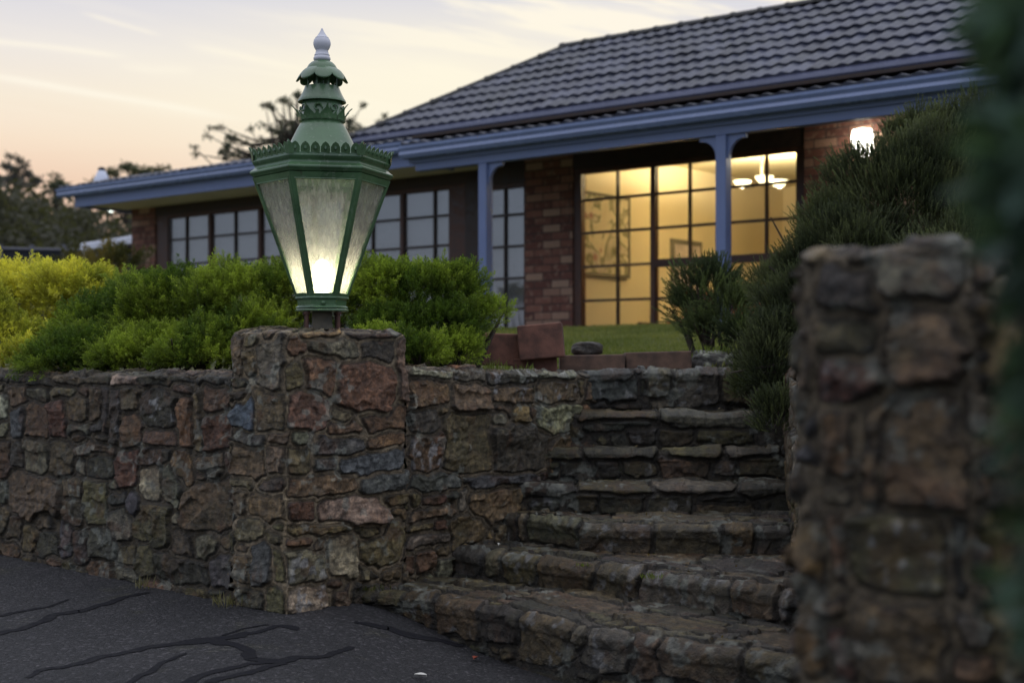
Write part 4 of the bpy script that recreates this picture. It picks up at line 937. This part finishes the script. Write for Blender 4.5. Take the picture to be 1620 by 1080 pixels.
mb = MB(); hb(mb, .72, 2.33, -.97, -.47, z0+.861, z0+.89); mb.build('top', M['orange_wood'], cb, bevel=.006)
for q in (.76, 1.28, 1.78):
    mb = MB(); hb(mb, q+.01, q+.49, -.5, -.485, z0+.12, z0+.84); mb.build('door', M['orange_wood'], cb, bevel=.008)
for sx in (.78, 2.22):
    for sy in (-.92, -.56): mb = MB(); hb(mb, sx, sx+.05, sy, sy+.05, z0, z0+.08); mb.build('leg', M['orange_wood'], cb)
ac = empty('armchair', H(.45, -.75, z0)); tag(ac, 'dark reddish wooden-framed armchair just behind the window', 'armchair')
mb = MB(); hb(mb, .22, .66, -.95, -.5, z0+.28, z0+.42); mb.build('seat', M['orange_wood'], ac, bevel=.03)
mb = MB(); hb(mb, .22, .66, -1.07, -.96, z0+.28, z0+.62); mb.build('backrest', M['orange_wood'], ac, bevel=.04)
for sx in (.165, .665): mb = MB(); hb(mb, sx, sx+.05, -1.0, -.5, z0+.0, z0+.60); mb.build('arm', M['brown_timber'], ac, bevel=.02)
pf = empty('framed_picture', H(-.29, -2.2, ZH+1.1)); tag(pf, 'pale framed picture on the cream wall, farther back than the floral painting', 'picture')
mb = MB(); hb(mb, -.299, -.27, -2.55, -1.88, ZH+.75, ZH+1.50); mb.build('frame', M['stub'], pf)
mb = MB(); hb(mb, -.269, -.262, -2.49, -1.94, ZH+.81, ZH+1.44); mb.build('print', paint('pale_print', (.5, .42, .40), .6, .4, scale=4), pf)

# ================================================================= blocks, rock, small things on the bank
def blockobj(name, cpt, w_, d_, h_, rotz, tilt, mat, label, group=None, cat='edging block'):
    mb = MB(); n_ = 6
    mb.box(-w_/2, w_/2, -d_/2, d_/2, 0, h_); o = mb.build(name, M[mat], None, bevel=.006)
    o.location = cpt; o.rotation_euler = (0, tilt, rotz); tag(o, label, cat, group); return o
def blk(x0, x1, yt, yb, d, mat, label, tilt=0, rz=0, dep=.16, name='retaining_block'):
    a = P(x0, yb, d); b = P(x1, yt, d); return blockobj(name, ((a.x+b.x)/2, d+dep/2, a.z), b.x-a.x, dep, b.z-a.z, rz, tilt, mat, label, 'red and brown blocks edging the bank')
blk(824, 895, 512, 567, 6.42, 'terracotta', 'large red block tilted up on the edge of the bank, left of the rock', tilt=R(-5), rz=R(-4))
blk(742, 821, 527, 578, 6.5, 'terracotta', 'red block half hidden by the green shrub, left of the large tilted block', tilt=R(1.5), rz=R(2))
blk(812, 882, 566, 590, 6.5, 'terracotta', 'low red-brown block under the large tilted block', tilt=R(-2), dep=.14)
blk(886, 989, 561, 592, 6.62, 'brown_block', 'flat brown block edging the lawn, directly below the rock', tilt=R(-1))
blk(991, 1095, 556, 592, 6.66, 'brown_block', 'longer brown block at the right end of the lawn edging', tilt=R(-1.5))
blk(650, 742, 545, 582, 6.45, 'brown_block', 'dark brown block in shadow under the green shrub')
def rock(name, c, sx, sy, sz, seed, label, cat='rock', colr=(.07, .06, .05), lich=0):
    n_ = 40; V = []; C = []
    for i in range(n_+1):
        for j in range(2*n_):
            th = math.pi*i/n_; ph = math.pi*j/n_; V.append((math.sin(th)*math.cos(ph), math.sin(th)*math.sin(ph), math.cos(th)))
    V = np.array(V); r_ = .75+.5*fbm(V[:, 0]*1.4+seed+V[:, 2], V[:, 1]*1.4+V[:, 2]*1.3, seed, 4)
    V = np.sign(V)*np.abs(V)**.75; V = V*r_[:, None]*np.array((sx, sy, sz)); lc = sst(.55, .62, fbm(V[:, 0]*40+seed, V[:, 2]*40+V[:, 1]*20, seed+3, 4))*lich
    C = np.array(colr)[None]*(.6+.8*fbm(V[:, 0]*30, V[:, 2]*30+V[:, 1]*9, seed+1, 4))[:, None]; C = C*(1-lc[:, None])+np.array((.36, .37, .30))*lc[:, None]
    ids = np.arange(len(V)).reshape(n_+1, 2*n_); ids = np.hstack([ids, ids[:, :1]]); Fq = np.stack([ids[:-1, :-1], ids[1:, :-1], ids[1:, 1:], ids[:-1, 1:]], -1).reshape(-1, 4)
    o = link(name, np_mesh(name, V, Fq, C, smooth=True), M['stone']); o.location = c; tag(o, label, cat); return o
rock('garden_rock', P(928, 552, 6.75), .075, .05, .036, 3, 'small dark rock lying on the lawn edge beside the tilted red block')
rock('edging_boulder', P(1125, 572, 6.8), .10, .07, .055, 5, 'grey boulder with pale lichen at the right end of the block edging', 'boulder', (.09, .085, .075), .8)
rock('edging_boulder', P(1180, 572, 6.75), .09, .07, .06, 9, 'lichened boulder half under the dark bush at the top of the steps', 'boulder', (.09, .085, .075), .8)
# fallen leaves
def dropleaf(px, py, d0, s, c, label, z=None):
    d = d0
    if z is None:
        for _ in range(12):
            X_ = (px-HX)/F*d; g = float(ground_z(np.array(X_), np.array(d))); d = (EYE-g)*F/(py-HY)
        z = g+.008
    else: d = (EYE-z)*F/(py-HY)
    mb = MB(); V = []; n_ = 9; rings = []
    for i in range(n_):
        t = i/(n_-1); w_ = s*.34*math.sin(math.pi*min(1, .04+t*.93))**.8; rings.append([Vector((s*(t-.5), -w_, .003*math.sin(t*3)+.006)), Vector((s*(t-.5), 0, .003*math.sin(t*3))), Vector((s*(t-.5), w_, .003*math.sin(t*3)+.006)), Vector((s*(t-.5), 0, .003*math.sin(t*3)-.0008))])
    mb.loft(rings); o = mb.build('fallen_leaf', paint('dry_leaf', c, .6, .1), None, smooth=True); o.location = ((px-HX)/F*d, d, z); o.rotation_euler = (0, 0, random.uniform(0, 3)); tag(o, label, 'leaf')
dropleaf(665, 1073, 4.5, .04, (.6, .58, .52), 'white fallen leaf on the asphalt at the bottom edge')
dropleaf(752, 1045, 4.5, .03, (.30, .07, .04), 'small red fallen leaf on the asphalt near the bottom step')
dropleaf(790, 862, 5.4, .022, (.7, .68, .62), 'tiny white petal on the second stone step', z=.16)

# ================================================================= plants
def rot_to(dirs, twist):
    d = dirs/np.linalg.norm(dirs, axis=1)[:, None]; ref = np.where(np.abs(d[:, 2:3]) < .9, np.array([[0, 0, 1.]]), np.array([[1., 0, 0]]))
    x = np.cross(ref, d); x /= np.linalg.norm(x, axis=1)[:, None]; y = np.cross(d, x)
    c, s = np.cos(twist)[:, None], np.sin(twist)[:, None]; x2 = x*c+y*s; y2 = -x*s+y*c
    return np.stack([x2, y2, d], 2)      # columns
def diamonds(base, dirs, ln, wd, side):
    """leaf quads; base (n,3), dirs unit (n,3), side unit (n,3)"""
    mid = base+dirs*(ln*.45)[:, None]; tip = base+dirs*ln[:, None]
    return np.stack([base, mid+side*(wd/2)[:, None], tip, mid-side*(wd/2)[:, None]], 1)
def sprig(kind, seed):
    r_ = np.random.default_rng(seed); B, D, L_, W_ = [], [], [], []
    if kind == 'cypress':
        for i in range(13):
            t = .12+.85*i/12; az = i*2.4+r_.uniform(-.5, .5); bl = .42*(1-t)+.10; el = r_.uniform(.5, .8)
            bd = np.array((math.cos(az)*math.sin(el), math.sin(az)*math.sin(el), math.cos(el)))
            for j in range(5):
                u = (j+.4)/5; p = np.array((0, 0, t))+bd*bl*u; a2 = r_.uniform(0, 6.28); ld = bd*.8+np.array((math.cos(a2), math.sin(a2), .3))*.55
                B.append(p); D.append(ld); L_.append(.13*r_.uniform(.7, 1.2)); W_.append(.045)
            B.append(np.array((0, 0, t))); D.append(bd); L_.append(bl*.8); W_.append(.022)
        for j in range(6):
            B.append(np.array((0, 0, .9))); D.append(r_.normal(0, .35, 3)+np.array((0, 0, 1))); L_.append(.14); W_.append(.045)
    else:
        for i in range(46):
            t = .08+.9*i/45; az = i*2.4+r_.uniform(-.4, .4); el = r_.uniform(.5, .95)*(1-.5*t)
            B.append(np.array((0, 0, t))); D.append((math.cos(az)*math.sin(el), math.sin(az)*math.sin(el), math.cos(el))); L_.append(.15*r_.uniform(.7, 1.15)*(1-.35*t)); W_.append(.036)
        B.append(np.array((0, 0, 0.))); D.append((0, 0, 1.)); L_.append(1.0); W_.append(.018)
    B = np.array(B, float); D = np.array(D, float); D /= np.linalg.norm(D, axis=1)[:, None]; sd_ = np.cross(D, r_.normal(0, 1, D.shape)); sd_ /= np.linalg.norm(sd_, axis=1)[:, None]
    return diamonds(B, D, np.array(L_), np.array(W_), sd_)
SPR = {k: [sprig(k, s) for s in (1, 2, 3)] for k in ('cypress', 'rosemary')}
def foliage(parent, kind, pos, dirs, size, cols, name='foliage'):
    n = len(pos); Rm = rot_to(dirs, rng.uniform(0, 6.28, n)); which = rng.integers(0, 3, n); VV, CC = [], []
    for k in range(3):
        m = which == k
        if not m.any(): continue
        q = SPR[kind][k].reshape(-1, 3); v = np.einsum('nij,mj->nmi', Rm[m], q)*size[m][:, None, None]+pos[m][:, None]
        VV.append(v.reshape(-1, 3)); nq = len(q)
        tipf = (q[:, 2]*.85+.45)[None, :, None]; c = np.repeat(cols[m][:, None], nq, 1)*tipf*rng.uniform(.75, 1.25, (m.sum(), nq//4, 1)).repeat(4, 1); CC.append(c.reshape(-1, 3))  # bases dark, tips light: shade of the shrub's depths put into colour
    V = np.concatenate(VV); C = np.concatenate(CC); Fq = np.arange(len(V)).reshape(-1, 4)
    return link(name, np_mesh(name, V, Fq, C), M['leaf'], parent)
def shrub(name, lobes, kind, n_per_m2, size, c1, c2, label, cat='shrub', up=.6, stem=True, seedn=0, out=1.0):
    base = P(lobes[0][0], 0, lobes[0][2]); o = empty(name, (base.x, base.y, .8)); tag(o, label, cat)
    Ps, Ds, Sz, Co = [], [], [], []
    cs = [np.array(P(l[0], l[1], l[2])) for l in lobes]; rs = [np.array((l[3]/F*l[2], (l[5] if len(l) > 5 else l[3]*.8)/F*l[2], l[4]/F*l[2])) for l in lobes]
    for c, r_ in zip(cs, rs):
        ar_ = 4*math.pi*((r_[0]*r_[1])**1.6/3+(r_[0]*r_[2])**1.6/3+(r_[1]*r_[2])**1.6/3)**(1/1.6); n = int(ar_*n_per_m2)
        d = rng.normal(0, 1, (n, 3)); d /= np.linalg.norm(d, axis=1)[:, None]; d[:, 2] = np.where(d[:, 2] < -.45, -d[:, 2], d[:, 2])
        rad = rng.uniform(.25, 1, n)**.45
        lump = .50+.68*fbm(d[:, 0]*2.3+c[0]*3+9, d[:, 2]*2.3+d[:, 1]*1.9+4, 55+seedn, 3)
        p = c+d*r_*(rad*lump)[:, None]
        # leave out what is deep inside another lobe
        keep = np.ones(n, bool)
        for c2_, r2 in zip(cs, rs):
            if c2_ is c: continue
            keep &= (((p-c2_)/r2)**2).sum(1) > .30
        p, d, rad = p[keep], d[keep], rad[keep]; n = len(p)
        dv = d*out+np.array((0, 0, up))+rng.normal(0, .38, (n, 3)); Ps.append(p); Ds.append(dv); Sz.append(size*rng.uniform(.6, 1.25, n))
        cl_ = fbm(p[:, 0]*7, p[:, 2]*7+p[:, 1]*5, 66+seedn, 3); t = np.clip((cl_-.36)*3.2+rng.normal(0, .18, n), 0, 1)[:, None]; Co.append(np.array(c1)*(1-t)+np.array(c2)*t)
    Ps, Ds, Sz, Co = map(np.concatenate, (Ps, Ds, Sz, Co))
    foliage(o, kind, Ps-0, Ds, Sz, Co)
    if stem:
        mb = MB()
        g = float(garden_z(np.array(base.x), np.array(base.y)))
        for c, r_ in zip(cs, rs):
            b0 = Vector((float(c[0])*.6+base.x*.4, float(c[1])*.8+base.y*.2, g-.05))
            for k in range(4):
                e = Vector((float(c[0]+rng.normal(0, .5)*r_[0]), float(c[1]+rng.normal(0, .5)*r_[1]), float(c[2]+rng.uniform(-.2, .6)*r_[2]))); m_ = (b0+e)/2+Vector((rng.normal(0, .03), rng.normal(0, .03), .03)); mb.tube([b0, m_, e], [.014, .009, .003], 5)
        mb.build('stem', M['bark'], o)
    return o
G1, G2 = (.070, .115, .018), (.25, .31, .045)
shrub('conifer_shrub', [(270, 500, 6.25, 120, 72), (125, 552, 6.4, 66, 42), (170, 532, 6.4, 95, 58), (370, 492, 6.15, 100, 72), (455, 488, 6.1, 75, 70), (530, 500, 6.15, 65, 78), (150, 560, 6.15, 80, 36), (250, 560, 6.0, 80, 38), (330, 555, 5.9, 70, 45), (410, 540, 5.95, 60, 55), (110, 578, 6.15, 90, 24), (210, 572, 6.0, 90, 26), (310, 572, 5.85, 80, 26)],
      'cypress', 2600, .066, G1, G2, 'broad green feathery conifer shrub spilling over the low wall, left of the lantern')
shrub('conifer_shrub', [(660, 485, 6.15, 95, 76), (600, 470, 6.1, 60, 62), (715, 480, 6.15, 62, 62), (620, 530, 6.0, 75, 50), (700, 525, 6.05, 75, 45), (750, 505, 6.15, 38, 34), (785, 500, 6.2, 22, 14), (655, 565, 5.85, 60, 30), (720, 560, 5.95, 48, 28), (600, 560, 5.75, 50, 40)],
      'cypress', 2700, .064, G1, (.25, .32, .045), 'rounded green feathery conifer shrub right of the lantern, beside the red blocks', seedn=3)
shrub('golden_shrub', [(60, 505, 7.6, 120, 80), (-40, 500, 7.5, 100, 85), (150, 500, 7.7, 85, 58), (215, 490, 7.8, 50, 44), (10, 555, 6.7, 90, 48), (60, 575, 6.5, 50, 24), (-30, 520, 6.7, 60, 60), (120, 470, 7.4, 80, 45)],
      'cypress', 1500, .085, (.20, .22, .03), (.62, .57, .09), 'golden yellow feathery shrub at the far left above the low wall', seedn=5)
shrub('brown_tipped_shrub', [(180, 440, 14.5, 50, 30), (120, 445, 14.8, 35, 22)], 'cypress', 160, .22, (.06, .06, .02), (.16, .12, .03), 'dull olive and rust shrub near the left brick corner of the house', seedn=6)
shrub('dark_bush', [(1440, 360, 6.6, 165, 170, 120), (1350, 440, 6.4, 110, 120), (1495, 255, 6.9, 80, 85), (1450, 235, 7.0, 60, 60), (1330, 370, 6.6, 75, 70), (1280, 440, 6.4, 60, 60), (1195, 610, 6.3, 45, 70), (1250, 520, 6.3, 60, 80), (1290, 520, 6.2, 85, 110), (1225, 585, 6.1, 55, 95), (1240, 465, 6.5, 60, 50), (1230, 670, 5.7, 40, 50), (1520, 480, 6.2, 130, 160, 100), (1560, 300, 6.8, 110, 150, 90)],
      'rosemary', 3600, .070, (.045, .056, .030), (.125, .14, .075), 'large dark green needle-leaved bush beside the steps, in front of the house', 'bush', up=1.0, seedn=8)
shrub('small_bush', [(1120, 472, 7.2, 56, 58), (1160, 500, 7.1, 46, 44), (1095, 500, 7.25, 36, 40), (1130, 525, 7.1, 56, 30), (1185, 540, 6.9, 50, 30)], 'rosemary', 1700, .095, (.045, .062, .030), (.12, .15, .065), 'small rounded dark bush in front of the lit window, left of the large needle-leaved bush', 'bush', up=.8, seedn=9)
# lawn grass
def grass_patch(name, label, n, xr, yr, keep, h=(.02, .045), cols=((.12, .145, .035), (.23, .235, .075)), wd=.005, lean=.4, zf=garden_z, kind='stuff', cat=None):
    x = rng.uniform(*xr, n); y = rng.uniform(*yr, n); m = keep(x, y); x, y = x[m], y[m]; n = len(x); z = zf(x, y)-.004
    D = rng.normal(0, lean, (n, 3)); D[:, 2] = 1; D /= np.linalg.norm(D, axis=1)[:, None]; sd_ = np.cross(D, rng.normal(0, 1, (n, 3))); sd_ /= np.linalg.norm(sd_, axis=1)[:, None]
    q = diamonds(np.stack([x, y, z], 1), D, rng.uniform(*h, n), np.full(n, wd), sd_); t = np.clip(fbm(x*3, y*3, 31, 3)*1.6-.4+rng.normal(0, .15, n), 0, 1)[:, None]
    C = (np.array(cols[0])*(1-t)+np.array(cols[1])*t); me = np_mesh(name, q.reshape(-1, 3), np.arange(n*4).reshape(-1, 4), np.repeat(C, 4, 0)); o = link(name, me, M['leaf']); tag(o, label, cat, kind=kind); return o
grass_patch('lawn_grass', 'short green lawn grass sloping up to the lit window', 110000, (-1.0, 5), (6.7, 13.5), lambda x, y: (np.abs(x/y-.1) < .2) & (qdist(x, y) > 2.3), wd=.009)
def tuft(px, py, d, n, h, label, cat='grass tuft', cols=((.09, .13, .02), (.20, .24, .05)), z=None, sp=.03, grp=None):
    c = P(px, py, d); grass = []
    b = np.stack([rng.normal(0, sp, n), rng.normal(0, sp*.5, n), np.zeros(n)], 1)+np.array((c.x, c.y, c.z if z is None else z)); D = rng.normal(0, .32, (n, 3)); D[:, 2] = 1; D /= np.linalg.norm(D, axis=1)[:, None]
    sd_ = np.cross(D, rng.normal(0, 1, (n, 3))); sd_ /= np.linalg.norm(sd_, axis=1)[:, None]; q = diamonds(b, D, rng.uniform(h*.5, h, n), np.full(n, .0045), sd_); t = rng.uniform(0, 1, (n, 1))
    me = np_mesh('grass_tuft', q.reshape(-1, 3), np.arange(n*4).reshape(-1, 4), np.repeat(np.array(cols[0])*(1-t)+np.array(cols[1])*t, 4, 0)); o = link('grass_tuft', me, M['leaf']); tag(o, label, cat, grp)
tuft(700, 584, 6.0, 26, .07, 'thin grass tuft growing under the right-hand conifer shrub', z=.855)
tuft(780, 582, 6.05, 30, .065, 'grass tuft on the wall coping in front of the red block', z=.85)
tuft(830, 580, 6.1, 16, .05, 'small grass tuft on the coping below the large tilted block', z=.85)
tuft(1130, 560, 6.75, 60, .07, 'bright green grass clump beside the lichened boulder', sp=.06)
dry = ((.12, .11, .05), (.26, .23, .12))
tuft(365, 940, 5.15, 40, .07, 'dry straggly weed at the foot of the lamp pillar', 'weed', dry, z=.0, sp=.035)
tuft(225, 895, 5.45, 26, .06, 'pale dry weed at the foot of the low wall', 'weed', dry, z=.02, sp=.02)
tuft(575, 915, 5.28, 60, .025, 'mossy growth where the bottom step meets the pillar', 'moss', ((.05, .06, .01), (.09, .11, .02)), z=.04, sp=.04)
tuft(1030, 892, 4.9, 30, .03, 'little green weed in the joint of the second step', 'weed', z=.14, sp=.02)
tuft(925, 876, 5.2, 22, .02, 'tiny green weed under the third step', 'weed', z=.14, sp=.015)

n = 420; ii = rng.integers(0, 6, n); X_, Y_, Z_ = [], [], []
for i in ii:
    a = rng.uniform(0, 1); pl = nos[i]; k = a*(len(pl)-1); k0_ = int(k); f = k-k0_; X_.append(pl[k0_][0]*(1-f)+pl[k0_+1][0]*f+rng.uniform(0, .05)); Y_.append(pl[k0_][1]*(1-f)+pl[k0_+1][1]*f+.03+rng.uniform(0, 1)**.7*(.28 if i > 1 else .45)); Z_.append(step_def[i][1][-1]+.022)
p = np.stack([X_, Y_, Z_], 1); D = rng.normal(0, 1, (n, 3)); D[:, 2] *= .25; D /= np.linalg.norm(D, axis=1)[:, None]; sd_ = np.cross(D, rng.normal(0, .2, (n, 3))+np.array((0, 0, 1))); sd_ /= np.linalg.norm(sd_, axis=1)[:, None]; ln = rng.uniform(.008, .022, n)
t = rng.uniform(0, 1, (n, 1)); q = diamonds(p, D, ln, ln*.5, sd_); tag(link('leaf_litter', np_mesh('leaf_litter', q.reshape(-1, 3), np.arange(n*4).reshape(-1, 4), np.repeat(np.array((.06, .04, .02))*(1-t)+np.array((.22, .16, .08))*t, 4, 0)), M['leaf']), 'scattered dry leaf litter on the stone treads', kind='stuff')
# near out-of-focus branch at the right edge
def leafy(name, label, cat, clumps, leaf, cols, n_leaf, droop=.5, trunk=None, wdr=.28, matl='leaf', parts=True, twig=True):
    o = empty(name, trunk[0] if trunk else clumps[0][:3]); tag(o, label, cat); Q, C = [], []; mb = MB()
    for (cx, cy, cz, rx, ry, rz_, dens) in clumps:
        n = int(n_leaf*dens); d = rng.normal(0, 1, (n, 3)); d /= np.linalg.norm(d, axis=1)[:, None]; p = np.array((cx, cy, cz))+d*np.array((rx, ry, rz_))*(rng.uniform(0, 1, n)**.5)[:, None]
        D = rng.normal(0, .6, (n, 3))+np.array((0, 0, -droop)); D /= np.linalg.norm(D, axis=1)[:, None]; sd_ = np.cross(D, rng.normal(0, 1, (n, 3))); sd_ /= np.linalg.norm(sd_, axis=1)[:, None]
        ln = leaf*rng.uniform(.6, 1.2, n); Q.append(diamonds(p, D, ln, ln*wdr, sd_)); t = rng.uniform(0, 1, (n, 1)); C.append(np.repeat(np.array(cols[0])*(1-t)+np.array(cols[1])*t, 4, 0))
    q = np.concatenate(Q).reshape(-1, 3); link('crown', np_mesh('crown', q, np.arange(len(q)).reshape(-1, 4), np.concatenate(C)), M[matl], o)
    if trunk:
        b, tr, top = Vector(trunk[0]), trunk[1], Vector(trunk[2]); mb.tube([b, (b*.5+top*.5)+Vector((tr*.7, 0, 0)), top], [tr, tr*.75, tr*.45], 10)
        for c in clumps:
            e = Vector(c[:3]); f0 = b.lerp(top, random.uniform(.55, 1)); m_ = (f0*.45+e*.55)-Vector((0, 0, abs(e.x-f0.x)*.12)); mb.tube([f0, m_, e], [tr*.28, tr*.14, tr*.04], 6)
        mb.build('trunk', M['bark'], o)
    return o
nc = []
for (px, py, rx, ry, dn, d) in [(1625, 40, 55, 60, 1, .85), (1640, 140, 60, 60, 1, .85), (1625, 240, 55, 60, 1, .8), (1640, 340, 55, 60, 1, .85), (1660, 430, 70, 50, .7, .85), (1680, 560, 60, 70, .5, .85), (1660, 680, 45, 60, .35, .85), (1690, 800, 60, 80, .4, .85), (1670, 950, 55, 60, .4, .85), (1610, 10, 40, 40, 1, .9)]:
    c = P(px, py, d); nc.append((c.x, c.y, c.z, rx/F*d, .05, ry/F*d, dn))
leafy('overhanging_branch', 'very near out of focus dark green leafy branch along the right edge', 'branch', nc, .035, ((.02, .035, .016), (.09, .15, .12)), 170, trunk=((.40, .92, .0), .008, (.36, .90, 1.15)), wdr=.35)
# gum trees; distance haze put into the leaf colours by lightening them
def gum(label, clumps, d, base_px, leaf=.16, n=260, cols=((.06, .064, .055), (.13, .13, .095)), dy=.8, tr=.16, top=None, name='gum_tree', zb=None):
    cl_ = []
    sub = []
    for (px, py, rx, ry) in clumps:
        k = 1 if rx*ry < 60 else (4 if rx*ry < 300 else 7)
        for _ in range(k):
            f_s = 1 if k == 1 else random.uniform(.3, .65)
            sub.append((px+random.gauss(0, .42)*rx*(k > 1), py+random.gauss(0, .36)*ry*(k > 1), rx*f_s*1.15, ry*f_s*.85))
    clumps = sub
    for (px, py, rx, ry) in clumps:
        dd = d+random.uniform(-dy, dy); c = P(px, py, dd); cl_.append((c.x, c.y, c.z, rx/F*dd, rx/F*dd*.8, ry/F*dd, max(.10, rx*ry/620)))
    b = P(base_px, 580, d); z_ = float(land_z(np.array(b.x), np.array(d)))-.2 if zb is None else zb; tpx = top or (base_px, min(c[1] for c in clumps)+20); t = P(tpx[0], tpx[1], d)
    leafy(name, label, 'tree', cl_, leaf, cols, n, trunk=((b.x, d, z_), tr, t))
s_ = lambda x, y, rx, ry: (280+x/7.715, 130+y/7.715, rx/7.715, ry/7.715)
gum('open-crowned gum tree behind the house, its crown showing either side of the lantern top',
    [s_(205, 790, 50, 30), s_(215, 880, 45, 30), s_(370, 650, 55, 45), s_(430, 550, 50, 22), s_(530, 548, 40, 20), s_(700, 670, 100, 40), s_(830, 730, 80, 35), s_(610, 750, 60, 60), s_(560, 850, 60, 70), s_(890, 560, 45, 25), s_(1040, 505, 75, 45), s_(1140, 560, 60, 40),
     s_(1250, 460, 60, 40), s_(1150, 280, 90, 45), s_(1300, 220, 110, 55), s_(1440, 150, 80, 50), s_(1400, 500, 90, 60), s_(1250, 610, 130, 55), s_(1050, 690, 90, 35), s_(1360, 640, 120, 90), s_(700, 880, 180, 55), s_(960, 830, 130, 55), s_(1200, 800, 160, 60), s_(900, 930, 220, 40),
     (500, 200, 40, 35), (560, 200, 20, 14), (580, 210, 22, 12), (545, 188, 12, 10), (603, 190, 8, 5), (610, 182, 3, 3), (575, 165, 3, 2), (640, 190, 8, 7)], 34, 450, leaf=.13, n=330, tr=.2, top=(470, 200))
zz1 = lambda x, y, rx, ry: (x/4.696, 220+y/4.696, rx/4.696, ry/4.696)
gum('dark green tree showing above the left end of the low roof', [zz1(910, 200, 90, 60), zz1(1010, 220, 100, 50), zz1(820, 240, 60, 50), zz1(760, 290, 60, 40), zz1(1180, 215, 80, 30), zz1(1080, 240, 90, 40), zz1(700, 310, 50, 25)], 40, 210, leaf=.16, n=420, cols=((.045, .056, .032), (.11, .12, .06)))
gum('tall gum tree with a hooked top branch at the far left of the skyline', [zz1(60, 120, 18, 8), zz1(110, 130, 25, 10), zz1(155, 150, 22, 12), zz1(180, 185, 18, 18), zz1(60, 210, 70, 35), zz1(130, 230, 70, 45), zz1(200, 270, 70, 50), zz1(270, 290, 45, 30), zz1(20, 190, 30, 14), zz1(100, 310, 120, 60), zz1(0, 300, 80, 70), zz1(180, 350, 60, 40)], 52, 25, leaf=.22, n=300, cols=((.06, .06, .066), (.12, .115, .11)))
gum('bushy gum tree on the skyline between the far-left gum and the roof vent', [zz1(410, 270, 40, 20), zz1(400, 330, 70, 50), zz1(440, 370, 60, 50), zz1(360, 390, 40, 30), zz1(470, 330, 40, 40), zz1(420, 440, 70, 40)], 48, 88, leaf=.20, n=420, cols=((.05, .058, .042), (.10, .11, .07)))
gum('tree whose topmost twigs just show over the roof ridge at the upper right', [(1305, 3, 9, 6), (1350, 0, 20, 6), (1380, -8, 30, 10), (1325, -6, 12, 6), (1340, -40, 60, 30)], 30, 1350, leaf=.10, n=300, tr=.14)
# distant wooded slope: one mass
Q, C = [], []
for i in range(420):
    x = rng.uniform(-24, -5); y = rng.uniform(34, 58); px = HX+F*x/y
    if px > 330: continue
    toppy = np.interp(px, [-100, 0, 40, 75, 110, 210, 330], [292, 296, 300, 322, 325, 320, 320]); z = EYE+(HY-rng.uniform(toppy+8, 500))/F*y; r_ = rng.uniform(.5, 1.1)
    n = 260; d = rng.normal(0, 1, (n, 3)); d /= np.linalg.norm(d, axis=1)[:, None]; p = np.array((x, y, z-r_*.3))+d*r_*(rng.uniform(.1, 1, n)**.4)[:, None]
    D = rng.normal(0, .7, (n, 3)); D /= np.linalg.norm(D, axis=1)[:, None]; sd_ = np.cross(D, rng.normal(0, 1, (n, 3))); sd_ /= np.linalg.norm(sd_, axis=1)[:, None]
    ln = rng.uniform(.14, .30, n); Q.append(diamonds(p, D, ln, ln*.5, sd_)); t = rng.uniform(0, 1)*.6+rng.uniform(0, .4, (n, 1)); C.append(np.repeat(np.array((.045, .048, .036))*(1-t)+np.array((.10, .095, .062))*t, 4, 0))
q = np.concatenate(Q).reshape(-1, 3); tag(link('distant_woodland', np_mesh('distant_woodland', q, np.arange(len(q)).reshape(-1, 4), np.concatenate(C)), M['leaf']), 'dark wooded slope beyond the house at the left', kind='stuff')
# shade-cloth fence and white-roofed shed beyond the garden
fe = empty('mesh_fence', P(60, 560, 26)); tag(fe, 'dark shade-cloth fence on posts beyond the golden shrub', 'fence')
z_a = EYE+(HY-372)/F*26
mb = MB(); x0_, x1_ = P(-120, 0, 26).x, P(215, 0, 25).x; mb.box(x0_, x1_, 26, 26.02, .9, z_a-.25); mb.build('cloth_panel', M['shade_cloth'], fe)
for px in (-60, 0, 50, 100, 150, 200):
    x = P(px, 0, 25.9).x; mb = MB(); mb.tube([(x, 25.93, .8), (x, 25.93, z_a-.18)], .035, 8); mb.build('post', M['grey_post'], fe)
mb = MB(); mb.tube([(x0_, 25.95, z_a-.22), (x1_, 25.95, z_a-.3)], .025, 8); mb.build('rail', M['grey_post'], fe)
sh = empty('garden_shed', P(180, 560, 22)); tag(sh, 'low grey shed with a bright white roof edge left of the brick corner', 'shed')
a_, b_ = P(132, 0, 22).x, P(260, 0, 22).x; zt_ = lambda y: EYE+(HY-y)/F*22
mb = MB(); mb.box(a_+.05, b_, 22, 24, .9, zt_(402)); mb.build('wall', M['grey_post'], sh)
mb = MB(); mb.hexa([(a_-.02, 21.9, zt_(398)), (b_, 21.9, zt_(380)), (b_, 24.1, zt_(380)), (a_-.02, 24.1, zt_(398)), (a_-.02, 21.9, zt_(386)), (b_, 21.9, zt_(366)), (b_, 24.1, zt_(360)), (a_-.02, 24.1, zt_(382))]); mb.build('roof', M['white_metal'], sh, bevel=.02)
mb = MB(); mb.box(a_, a_+.05, 21.95, 22, .9, zt_(398)); mb.build('corner_post', M['white_metal'], sh)
